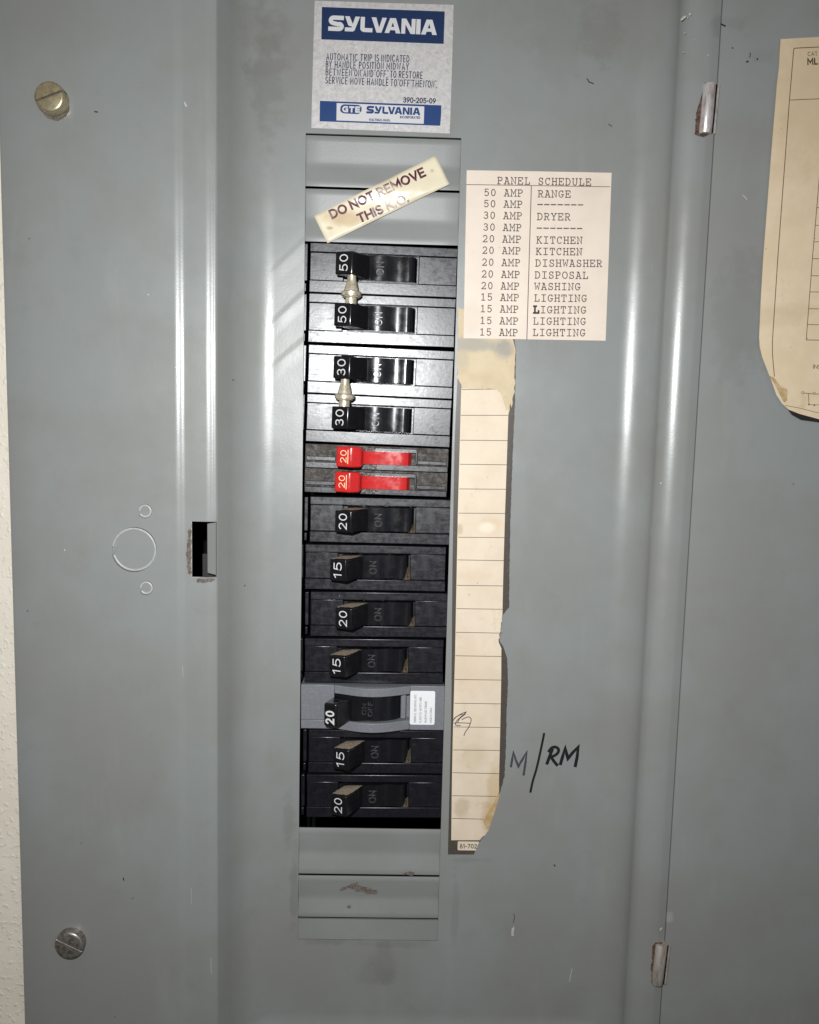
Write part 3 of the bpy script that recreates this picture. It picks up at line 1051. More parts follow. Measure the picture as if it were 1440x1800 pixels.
# marker writing M/RM
Z3 = lambda pts: [(760 + x / 4.5, 1180 + y / 4.5) for x, y in pts]
mk = MB()
for pts, wpx in (([(622, 760), (632, 700), (642, 642), (660, 700), (682, 752), (715, 695), (747, 640), (738, 720), (722, 825)], 4.0),):
    line_px(mk, Z3(pts), wpx, .00002)
obj('marker_letter', mk, 'faint_marker_ink', panel)
mk = MB()
line_px(mk, smooth_path(Z3([(886, 488), (858, 625), (825, 770), (795, 870), (776, 960)]), 4), 4.0, .00002)
line_px(mk, smooth_path(Z3([(952, 612), (930, 670), (905, 738)])), 5.6, .00002)
line_px(mk, smooth_path(Z3([(918, 640), (945, 606), (978, 600), (1000, 622), (985, 655), (940, 680)])), 5.2, .00002)
line_px(mk, smooth_path(Z3([(940, 678), (965, 715), (993, 748)])), 5.4, .00002)
line_px(mk, Z3([(1012, 742), (1030, 680), (1052, 606), (1062, 650), (1074, 690), (1110, 645), (1154, 600), (1146, 680), (1130, 758)]), 5.6, .00002)
obj('marker_writing', mk, 'marker_ink', panel)

# ------------------------------------------------------------------ screws
def screw(px, py, rpx, ang, hgt, mat, slotmat, label):
    base = P(px, py, H_FLAT + hgt)
    R = (P(px + rpx, py, H_FLAT + hgt) - base).length
    b = Vector((base.x, -H_FLAT, base.z))
    o = empty('screw', b)
    thing(o, label, 'screw')
    k = MB()
    # two half heads left and right of the slot
    ca, sa = math.cos(ang), math.sin(ang)
    hs = .00062
    for s in (1, -1):
        a_cut = math.asin(hs / R)
        prev = None
        rows = []
        for (d, r) in ((0.0, R), (hgt * .70, R), (hgt * .86, R * .965), (hgt * .96, R * .89), (hgt, R * .78)):
            ac = math.asin(min(.9, hs / r))
            row = []
            for i in range(25):
                a = ac + (math.pi - 2 * ac) * i / 24
                x, z = r * math.cos(a), r * math.sin(a) * s
                row.append((x * ca - z * sa, -d, x * sa + z * ca))
            rows.append(row)
        vs = [p for r_ in rows for p in r_]
        n_ = 25
        fs = []
        for i in range(len(rows) - 1):
            for j in range(n_):
                j2 = (j + 1) % n_
                q = (i * n_ + j, i * n_ + j2, (i + 1) * n_ + j2, (i + 1) * n_ + j)
                fs.append(q if s > 0 else tuple(reversed(q)))
        cap = tuple((len(rows) - 1) * n_ + j for j in range(n_))
        fs.append(cap if s > 0 else tuple(reversed(cap)))
        # keep outward
        k.add(vs, [tuple(reversed(f)) for f in fs] if False else fs)
    obj('screw_head', k, mat, o, smooth=32, local=True)
    sl = MB()
    q = []
    for x, z in ((-R * .97, -hs * 1.02), (R * .97, -hs * 1.02), (R * .97, hs * 1.02), (-R * .97, hs * 1.02)):
        q.append((x * ca - z * sa, x * sa + z * ca))
    sl.hexa([(x, 0, z) for x, z in q], [(x, -hgt * .72, z) for x, z in q])
    obj('slot', sl, slotmat, o, local=True)
    return o, b, R


s1, b1, R1 = screw(85.5, 169, 27.5, math.radians(22), .0062, 'brass_screw', 'rust_flake', 'brass coloured slotted screw beside the foil label at upper left')
k = MB(); k.slab(pxpoly(rag([(98 + 24 * math.cos(a * .35), 188 + 24 * math.sin(a * .35)) for a in range(18)], .8, 4, 11), H_FLAT), .0003)
obj('rusted_hole_rim', k, 'rust_flake', panel)
s2, b2, R2 = screw(120.5, 1664, 26, math.radians(-27), .0045, 'steel_screw', 'paint_filled_slot', 'dark steel slotted screw with pale paint in its slot at lower left')

# ------------------------------------------------------------------ labels on the panel
def label_thing(name, outline, h, t_, mat, label, cat, **kw):
    pts = pxpoly(outline, h)
    c = sum(pts, Vector()) / len(pts)
    o = obj(name, MB().slab(pts, t_, .00002), mat, origin=c, **kw)
    return thing(o, label, cat)


# foil label
TF = .00022
foil = label_thing('foil_label', [(553, 1), (676, 5), (798, 8.5), (795, 120), (791, 235), (670, 230), (547, 225), (550, 110)], 0, TF, 'foil',
                   'silver foil label with dark blue SYLVANIA banner at the top of the panel', 'label', bevel=.00012)
pr = MB()
pr.slab(pxpoly([(566, 12), (674, 16), (782, 20), (781, 49), (780, 77), (672, 73), (565, 69)], TF), .00002)
obj('blue_banner', pr, 'blue_ink', foil)
pr = MB()
pr.slab(pxpoly([(562.5, 177), (669, 181), (776, 185), (775.5, 203), (774, 221), (668, 217), (562, 213)], TF), .00002)
obj('blue_band', pr, 'bright_blue_ink', foil)
pr = MB()
pr.slab(pxpoly([(592, 181), (746, 187), (745, 217.5), (591.5, 211.5)], TF + .00003), .00002)
obj('pale_box', pr, 'pale_ink', foil)

LOGO = {
    'S': (1.02, [[(1.0, .87), (.34, .87)] + arc(.34, .69, .20, .18, 90, 250, 8) + [(.62, .44)] + arc(.68, .30, .20, .17, 70, -90, 8) + [(.0, .13)]], []),
    'Y': (.98, [], [[(.98, 1), (.68, 1), (.506, .42), (.48, .335), (.44, .26), (.02, .26), (.02, 0), (.55, 0), (.66, .08)], [(0, 1), (.30, 1), (.53, .50), (.506, .42), (.48, .335), (.30, .36), (.22, .43)]]),
    'L': (.66, [], [[(0, 1), (.28, 1), (.28, .27), (.80, .27), (.80, 0), (.22, 0), (.06, .07), (0, .2)]]),
    'V': (.84, [], [[(0, 1), (.31, 1), (.52, .33), (.71, 1), (1.0, 1), (.68, 0), (.36, 0)]]),
    'A': (1.04, [], [[(0, 0), (.30, 0), (.361, .2), (.428, .42), (.52, .72), (.52, 1), (.33, 1)], [(1.04, 0), (.74, 0), (.679, .2), (.612, .42), (.52, .72), (.52, 1), (.71, 1)], [(.361, .2), (.679, .2), (.612, .42), (.428, .42)]]),
    'N': (.92, [], [[(0, 0), (0, 1), (.30, 1), (.66, .38), (.66, 1), (.92, 1), (.92, 0), (.62, 0), (.26, .62), (.26, 0)]]),
    'I': (.28, [], [[(0, 0), (.28, 0), (.28, 1), (0, 1)]]),
    'G': (.9, [[(.84, .86), (.40, .86)] + arc(.40, .5, .28, .36, 90, 270, 8) + [(.78, .14), (.78, .5), (.5, .5)]], []),
    'T': (.8, [[(0, .86), (.8, .86)], [(.4, .8), (.4, 0)]], []),
    'E': (.75, [[(.75, .87), (.13, .87), (.13, .13), (.75, .13)], [(.2, .5), (.7, .5)]], []),
}


def logo_px(mb, text, p0, p1, cap, wk, h, gap, lift):
    wd = sum(LOGO[c][0] for c in text) + gap * (len(text) - 1)
    dx, dy = p1[0] - p0[0], p1[1] - p0[1]
    ln = math.hypot(dx, dy); sx = ln / wd
    ux, uy = dx / ln, dy / ln
    vx, vy = uy, -ux
    hw = (P(p0[0] + cap * wk / 2, p0[1], h) - P(p0[0], p0[1], h)).length
    x = 0
    for c in text:
        w, sts, polys = LOGO[c]
        pl = lambda s, q: P(p0[0] + ux * (x + s) * sx + vx * q * cap, p0[1] + uy * (x + s) * sx + vy * q * cap, h)
        draw(mb, sts, pl, hw, (0, -1, 0), lift, ext=0.0)
        for pg in polys:
            mb.slab([pl(a_, b_) + Vector((0, -lift, 0)) for a_, b_ in pg], 4e-6)
        x += w + gap


pr = MB()
logo_px(pr, 'SYLVANIA', (577, 53.5), (768, 61.5), 26.5, .27, TF, .05, .00005)
obj('banner_lettering', pr, 'pale_ink', foil)
pr = MB()
Z7 = lambda x, y: (550 + x / 5.538, 80 + y / 5.538)
for y0, y1, words in ((138, 167, (('AUTOMATIC', 132, 436), ('TRIP', 464, 578), ('IS', 605, 644), ('INDICATED', 668, 940))),
                      (212, 244, (('BY', 127, 185), ('HANDLE', 214, 420), ('POSITION', 450, 690), ('MIDWAY', 718, 935))),
                      (287, 325, (('BETWEEN', 125, 382), ('ON', 404, 467), ('AND', 492, 588), ('OFF', 618, 712), ('.', 722, 724), ('TO', 754, 812), ('RESTORE', 838, 1069))),
                      (366, 408, (('SERVICE', 122, 338), ('MOVE', 364, 502), ('HANDLE', 528, 736), ('TO', 757, 820), ('OFF', 843, 943), ('THEN', 963, 1104), ('ON', 1119, 1182), ('.', 1203, 1206)))):
    sl_ = (y1 - y0) / 1085
    for tx, a_, b_ in words:
        ya, yb_ = y0 + (a_ - 120) * sl_, y0 + (b_ - 120) * sl_
        if tx == '.':
            line_px(pr, [Z7(a_, ya - 2), Z7(a_, ya + 9)], 2.0, TF)
        else:
            text_px(pr, 'sans', tx, Z7(a_ + 2, ya), Z7(b_ - 4, yb_), 11.2, 1.35, TF, .44)
    for qx in ((395, 478, 600, 728) if y0 == 287 else (832, 952, 1110, 1194) if y0 == 366 else ()):
        qy = y0 + (qx - 120) * sl_ - 68
        line_px(pr, [Z7(qx, qy), Z7(qx, qy + 13)], .9, TF)
        line_px(pr, [Z7(qx + 8, qy), Z7(qx + 8, qy + 13)], .9, TF)
obj('instruction_text', pr, 'navy_ink', foil)
pr = MB()
text_px(pr, 'sans', '390-205-09', (709.5, 179.5), (765.5, 181.5), 8.2, 1.7, TF, .28)
obj('form_number', pr, 'navy_ink', foil)
pr = MB()
logo_px(pr, 'SYLVANIA', (644, 199), (739, 202.5), 13.0, .28, TF, .06, .00007)
text_px(pr, 'sans', 'INCORPORATED', (703.5, 207.5), (738.5, 208.5), 3.6, .9, TF, .3, .00007)
text_px(pr, 'sans', 'WALTHAM. MASS.', (649, 212), (686, 213.2), 3.6, .9, TF, .3, .00007)
rr = [(599, 187), (602, 184), (606, 183.2), (629, 184.2), (633, 185.5), (636, 189), (635.5, 195), (632, 199.5), (628, 200.4), (605, 199.2), (600.5, 197.5), (598, 194)]
pr.slab(pxpoly(rr, TF + .00005), .00002)
obj('maker_name', pr, 'bright_blue_ink', foil)
pr = MB()
logo_px(pr, 'GTE', (601.5, 197), (633, 198.2), 11, .26, TF + .00003, .12, .00007)
obj('maker_initials', pr, 'pale_ink', foil)

# directory strip (dark printed border, blank cream cells, torn right edge)
T1 = .00012
strip_out = [(806, 560), (900, 570), (905, 600), (907.5, 613), (905.5, 702), (902, 787.5), (900, 840), (897.5, 915.5), (896, 990), (895, 1068), (889, 1074), (883.4, 1082.6), (881, 1105), (878.4, 1127),
             (884.4, 1136), (891.5, 1157), (893, 1200), (891, 1246.7), (889.5, 1313), (887, 1364), (877.8, 1397.8), (871, 1422), (857.8, 1462), (844.4, 1477.8), (838, 1490), (833, 1502), (787.5, 1502),
             (790, 1400), (793.5, 1250), (795.5, 1000), (799, 780), (804, 668)]
strip_out = strip_out[:3] + rag(strip_out[3:26], .5, 3.5, 31, False) + strip_out[26:]
strip = label_thing('directory_strip', strip_out, 0, T1, 'strip_border', 'long cream circuit directory strip with blank ruled cells and torn right edge', 'label')
k = MB()
cream = [(811, 682), (895, 684), (893.7, 730), (888, 901), (885.5, 985), (883.4, 1068), (882.5, 1085), (880, 1105), (877, 1127), (881.5, 1140), (881.4, 1161), (881.3, 1190), (879.5, 1280), (877.3, 1371),
         (877.5, 1398), (870.6, 1422), (857.3, 1462), (843.8, 1477), (793.3, 1477), (794.5, 1380), (796, 1300), (800, 1154), (805, 900)]
cream = cream[:5] + rag(cream[5:10], .9, 3, 33, False) + cream[10:14] + rag(cream[14:18], .8, 3, 34, False) + cream[18:]
k.slab(pxpoly(cream, T1), .00008)
obj('ruled_paper', k, 'strip_paper', strip)
k = MB()
ly = [(684.8, 683.5), (730, 730), (773.7, 774.5), (816, 817), (859.4, 860), (902, 902.5), (944.4, 945), (984.2, 985.5), (1029, 1030), (1069.9, 1071), (1111.5, 1113), (1152.7, 1154), (1194.4, 1195.5), (1236.2, 1237.3), (1277.8, 1278.8), (1318.2, 1319.3), (1358.2, 1360), (1398.7, 1400), (1438.7, 1440)]
for a, b in ly:
    xl_ = 811 - (a - 684) * (811 - 793) / (1477 - 684)
    xr_ = 893.7 - (a - 730) * (893.7 - 877.3) / (1371 - 730) if a < 1380 else (873 if a < 1410 else 851)
    line_px(k, [(xl_ + .4, a), (xr_ - .5, b)], 1.1, T1 + .00008)
obj('ruled_line', k, 'line_ink', strip)
k = MB()
torn = [(806, 540), (820, 545), (880, 560), (901, 597), (907, 612), (905.5, 640), (904.5, 688), (901, 700), (900, 716), (897.5, 708), (895, 727), (892, 718), (890, 722), (886, 705), (880, 690), (872, 684), (840, 683), (812, 682), (811, 676), (808, 672), (806.5, 664), (804.5, 669), (804.6, 610)]
k.slab(pxpoly(rag(torn, 1.1, 6, 13), T1 + .0001), .00009)
obj('torn_glue_patch', k, 'torn_paper', strip)
k = MB()
k.slab(pxpoly([(876.5, 1392), (878.5, 1398), (871.5, 1422), (859, 1460), (853, 1452), (850, 1444), (857, 1430), (868, 1412)], T1 + .00009), .00012)
obj('folded_corner', k, 'tan_edge', strip)
k = MB()
k.slab(pxpoly([(805.5, 1479), (842.5, 1479.5), (836.5, 1495), (806, 1494.7), (804.5, 1493), (804.8, 1480)], T1), .00008)
tag_ = obj('number_tag', k, 'strip_paper', strip)
k = MB()
text_px(k, 'sans', '61-702', (809, 1491), (838, 1491), 6.8, 1.3, T1 + .00008, .3)
obj('tag_number', k, 'dark_brown_ink', strip)
k = MB()
for pts in ([(172, 372), (215, 345), (268, 322), (225, 362), (192, 395), (185, 425), (225, 430)], [(160, 400), (178, 372), (205, 352), (240, 338)],
            [(232, 385), (262, 368), (292, 362), (308, 385), (290, 440), (262, 480), (250, 512)], [(168, 410), (215, 408), (300, 411)], [(200, 410), (212, 380), (240, 355), (266, 335)]):
    line_px(k, smooth_path(Z3(pts), 5), 1.3, T1 + .00008, .00005)
obj('pen_scribble', k, 'pen_ink', strip)

# typed panel schedule
T2 = .00042
sch = label_thing('schedule_label', [(820.5, 299.5), (950, 301.5), (1075, 304), (1070, 450), (1064.5, 599), (940, 596.8), (815, 594.5), (817.5, 450)], .0, T2, 'schedule_paper',
                  'cream typed panel schedule card listing circuits beside the upper breakers', 'label', bevel=.00008)
Z6 = lambda x, y: (760 + x / 4, 280 + y / 4)
k = MB()
text_px(k, 'type', 'PANEL SCHEDULE', Z6(457, 172), Z6(1118, 184), 11.6, 1.55, T2)
ys = [255, 334, 415, 498, 580, 661, 745, 828, 910, 990, 1072, 1155, 1236]
x0s = [362, 360, 358, 357, 352, 350, 348, 345, 342, 338, 336, 334, 331]
x1s = [638, 635, 632, 628, 625, 622, 619, 616, 612, 610, 607, 605, 602]
amps = ['50'] * 2 + ['30'] * 2 + ['20'] * 5 + ['15'] * 4
for y, a, b, am in zip(ys, x0s, x1s, amps):
    text_px(k, 'type', am + ' AMP', Z6(a, y), Z6(b, y + 6), 11.5, 1.55, T2)
names = ['RANGE', '-------', 'DRYER', '-------', 'KITCHEN', 'KITCHEN', 'DISHWASHER', 'DISPOSAL', 'WASHING', 'LIGHTING', 'LIGHTING', 'LIGHTING', 'LIGHTING']
nx0 = [743, 740, 737, 735, 733, 729, 725, 721, 718, 716, 712, 708, 706]
nx1 = [974, 1063, 972, 1057, 1056, 1054, 1195, 1096, 1042, 1088, 1083, 1081, 1077]
ny = [265, 336, 425, 502, 590, 670, 752, 836, 916, 998, 1080, 1160, 1240]
for i, tx in enumerate(names):
    text_px(k, 'type', tx, Z6(nx0[i], ny[i]), Z6(nx1[i], ny[i] + 3), 11.5, 1.55 if '-' not in tx else 2.0, T2)
obj('typed_text', k, 'type_ink', sch)
k = MB()
text_px(k, 'type', 'L', Z6(710, 1080), Z6(752, 1080.4), 11.8, 3.2, T2, lift=.00008)
obj('overtyped_letter', k, 'bold_type_ink', sch)
k = MB()
line_px(k, [Z6(240, 177), Z6(1252, 193)], 1.2, T2)
line_px(k, [Z6(697, 186), Z6(665, 1268)], 1.5, T2)
obj('ruled_line', k, 'line_ink', sch)

# DO NOT REMOVE tape, bridging the two upper plates
TT = .0003
tape = empty('warning_tape', P(672, 349, 0))
thing(tape, 'cream slanted sticker with maroon DO NOT REMOVE lettering across blank plates', 'sticker')
Z9 = lambda x, y: (540 + x / 5.538, 260 + y / 5.538)
tl, tr_, br, bl = Z9(66, 660), Z9(1250, 72), Z9(1388, 352), Z9(198, 928)
k = MB()
NU, NV = 40, 8


def tape_pt(f, g, lift=0.0):
    x = (tl[0] + (tr_[0] - tl[0]) * f) * (1 - g) + (bl[0] + (br[0] - bl[0]) * f) * g
    y = (tl[1] + (tr_[1] - tl[1]) * f) * (1 - g) + (bl[1] + (br[1] - bl[1]) * f) * g
    # slack over the gap between the plates, pressed on elsewhere
    d = (y - 332) / 16
    hh = .0003 + .0013 * math.exp(-d * d) + .00022 * math.sin(f * 17 + g * 4) * math.sin(g * 5 + f * 6)
    return P(x, y, hh + lift)


vs = [tape_pt(i / NU, j / NV) for i in range(NU + 1) for j in range(NV + 1)]
k.add(vs, [(i * (NV + 1) + j, i * (NV + 1) + j + 1, (i + 1) * (NV + 1) + j + 1, (i + 1) * (NV + 1) + j) for i in range(NU) for j in range(NV)])
obj('tape', k, 'tape_paper', tape, smooth=60).modifiers.new('sheet', 'SOLIDIFY').thickness = .00008
k = MB()


def tape_text(text, a, b, cap, weight):
    lay, wd = layout('sans', text, .24)
    a, b = Z9(*a), Z9(*b)
    dx, dy = b[0] - a[0], b[1] - a[1]
    ln = math.hypot(dx, dy); sx = ln / wd; ux, uy = dx / ln, dy / ln; vx, vy = uy, -ux
    # invert the (nearly affine) tape map
    O = Vector((tl[0], tl[1])); E1 = Vector((tr_[0] - tl[0], tr_[1] - tl[1])); E2 = Vector((bl[0] - tl[0], bl[1] - tl[1]))
    det = E1.x * E2.y - E1.y * E2.x
    hw = (P(a[0] + weight / 2, a[1], 0) - P(a[0], a[1], 0)).length
    for xo, st in lay:
        def pl(s, q):
            x = a[0] + ux * (xo + s) * sx + vx * q * cap - O.x
            y = a[1] + uy * (xo + s) * sx + vy * q * cap - O.y
            return tape_pt((x * E2.y - y * E2.x) / det, (E1.x * y - E1.y * x) / det, .00018)
        fine = []
        for sk in st:
            o_ = []
            for p_, q_ in zip(sk, sk[1:]):
                for i in range(3):
                    o_.append((p_[0] + (q_[0] - p_[0]) * i / 3, p_[1] + (q_[1] - p_[1]) * i / 3))
            o_.append(sk[-1]); fine.append(o_)
        draw(k, fine, pl, hw, (0, -1, 0), 0)


tape_text('DO NOT REMOVE', (245, 683), (1150, 262), 13.6, 3.6)
tape_text('THIS K.O.', (515, 720), (985, 512), 13.6, 3.6)
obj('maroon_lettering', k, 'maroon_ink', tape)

# wiring diagram sheet on the door
HD = H_DOOR + .0008
diag_out = [(1372, 69), (1440, 65), (1560, 58), (1545, 400), (1530, 745), (1440, 737), (1405, 727.5), (1386, 720), (1377, 712), (1365, 695), (1355, 667), (1340, 628), (1335.5, 610), (1334.5, 592), (1337.5, 525), (1342, 450), (1355, 280), (1365.5, 150), (1369, 120)]
diag = label_thing('wiring_diagram_sheet', diag_out, HD, .0004, 'diagram_paper', 'yellowed wiring diagram sheet with curled corner glued to the open door', 'label', bevel=.00008)
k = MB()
k.slab(pxpoly([(1376, 708), (1388, 719), (1410, 726), (1440, 734), (1530, 742), (1530, 750), (1440, 742.5), (1408, 738), (1392, 729)], HD - .0006), .0005)  # black shape showing along the sheet's lower edge
obj('lower_edge_black', k, 'underlay_black', diag)
k = MB()
k.slab(pxpoly([(1352, 660), (1361, 664), (1373, 680), (1384, 684), (1384, 703), (1379, 708), (1366, 690)], HD + .0004), .00012)
obj('torn_corner', k, 'tan_edge', diag)
k = MB()
k.slab(pxpoly([(1355, 664), (1363, 678), (1376, 704), (1379, 708), (1376, 711), (1365, 694)], HD + .00055), .0001)
obj('curled_edge', k, 'strip_paper', diag)
HT = HD + .0004
k = MB()
line_px(k, [(1440, 82.5), (1398, 84.5), (1395.5, 86), (1388, 175.5), (1367.7, 450), (1358, 600), (1358.3, 625), (1361.5, 662)], 1.5, HT)
line_px(k, [(1560, 76), (1440, 82.6)], 1.5, HT)
line_px(k, [(1389, 175.8), (1440, 173.5), (1530, 169)], 1.2, HT)
obj('frame_line', k, 'brown_ink', diag)
k = MB()
line_px(k, [(1443, 283), (1428.7, 450), (1417.5, 597.3)], 1.3, HT)
for y in (365, 396, 425):
    xx = 1443 - (y - 283) * .0886
    line_px(k, [(xx, y), (1530, y - 2)], 1.0, HT)
for y in (454.5, 484.5, 513, 542.5, 570.5):
    xx = 1428.7 - (y - 450) * .076
    line_px(k, [(xx, y), (1530, y + 2)], 1.1, HT)
line_px(k, [(1417.2, 597.5), (1530, 599)], 1.3, HT)
obj('table_line', k, 'brown_ink', diag)
k = MB()
text_px(k, 'sans', 'CAT', (1420.5, 98), (1437, 97.3), 6.5, 1.0, HT, .25)
obj('printed_text', k, 'brown_ink', diag)
k = MB()
text_px(k, 'sans', 'INS', (1429.8, 647.5), (1443, 648), 6.3, 1.2, HT, .25)
obj('printed_text', k, 'brown_ink', diag)
k = MB()
text_px(k, 'sans', 'ML', (1420.5, 113), (1437.5, 112.3), 9.8, 2.3, HT, .3)
obj('catalog_letters', k, 'dark_brown_ink', diag)
k = MB()
line_px(k, [(1411.3 + 2.2 * math.cos(a), 690.5 + 2.2 * math.sin(a)) for a in [i * .45 for i in range(14)]], .9, HT, closed=True)
line_px(k, [(1413.6, 691), (1430, 692.3)], 1.1, HT)
line_px(k, [(1431.5 + 2 * math.cos(a), 691.5 + 2 * math.sin(a)) for a in [i * .45 for i in range(14)]], .9, HT, closed=True)
line_px(k, [(1433.6, 692.6), (1530, 694)], 1.1, HT)
line_px(k, [(1421.5, 691.8), (1422.3, 710)], 1.1, HT)
line_px(k, [(1422.5, 711), (1530, 715)], .9, HT)
for cx, cy in ((1422.3, 710.8), (1431.8, 712.2)):
    k.slab(pxpoly([(cx + 1.7 * math.cos(a * .8), cy + 1.7 * math.sin(a * .8)) for a in range(8)], HT + .00005), .00002)
line_px(k, [(1380, 712.5), (1404, 717), (1440, 726), (1530, 735)], .9, HT)
obj('circuit_symbol', k, 'brown_ink', diag)

# ------------------------------------------------------------------ breakers
PX = 0.000289            # one photo unit on the pocket floor
NF = -.0010              # breaker faces sit 1 mm behind the sheet
POLE = .0243
BW = .0752


def frame(xl_, xr_, ytl, ybl, ytr, ybr, h=NF):
    """place and turn of a breaker from the corners of its face"""
    a = P(xl_, (ytl + ybl) / 2, h); b = P(xr_, (ytr + ybr) / 2, h)
    ang = math.atan2(b.z - a.z, b.x - a.x)
    return a, -ang, (b - a).length, (P(xl_, ytl, h) - P(xl_, ybl, h)).length


# measures inside a pole, all from the left end of its face
U = lambda px: px * PX          # photo units -> metres on the face
_seed = [100]


def handle_mesh(v0, du=0.0):
    k = MB()
    u = lambda x: U(x) + du
    hv, hr = .00545, .0057
    # root (hidden in the drum) -> neck -> number face leaning to the left
    r = [(u(70), .0005, v0 - hr), (u(106), .0005, v0 - hr), (u(106), .0005, v0 + hr), (u(70), .0005, v0 + hr)]
    m_ = [(u(58), -.0062, v0 - hv), (u(91), -.0075, v0 - hv), (u(91), -.0075, v0 + hv), (u(58), -.0062, v0 + hv)]
    f = [(u(46), -.0110, v0 - hv), (u(75.5), -.0142, v0 - hv), (u(75.5), -.0142, v0 + hv), (u(46), -.0110, v0 + hv)]
    k.add(r + m_ + f, [(3, 2, 1, 0), (0, 1, 5, 4), (1, 2, 6, 5), (2, 3, 7, 6), (3, 0, 4, 7), (4, 5, 9, 8), (5, 6, 10, 9), (6, 7, 11, 10), (7, 4, 8, 11), (8, 9, 10, 11)])
    return k, f


DRUM = [(66, -.0030), (80, .0002), (95, .0010), (104, .0013), (106.0, .0016), (120, .0018), (131, .0016), (137, .0010), (146, .0003), (155, .0002), (162, .0006), (168, .0010), (173, .0010), (178, .0002), (182, -.0016), (184, -.0045)]


def drum_mesh(v0, du=0.0):
    k = MB()
    hv = .0060
    vs = []
    for x, n_ in DRUM:
        vs += [(U(x) + du, -n_, v0 - hv), (U(x) + du, -n_, v0 + hv)]
    fs = [(2 * i, 2 * i + 2, 2 * i + 3, 2 * i + 1) for i in range(len(DRUM) - 1)]
    m_ = len(DRUM)
    for x, n_ in DRUM:
        vs += [(U(x) + du, .006, v0 - hv), (U(x) + du, .006, v0 + hv)]
    for i in range(m_ - 1):
        a, b = 2 * i, 2 * i + 2
        c_, d = 2 * (m_ + i), 2 * (m_ + i + 1)
        fs += [(c_, d, b, a), (a + 1, b + 1, d + 1, c_ + 1)]
    k.add(vs, fs)
    return k


def up_text(k, text, place, cap, length, hw, gap=.3, lift=5e-5, up=(0, -1, 0)):
    """letters turned a quarter turn left, reading upward; place(along, across) -> local 3-D, across grows to the right"""
    lay, wd = layout('sans', text, gap)
    s = length / wd
    for xo, st in lay:
        draw(k, st, lambda a, b: Vector(place((xo + a) * s - length / 2, (1 - b) * cap)), hw, up, lift)


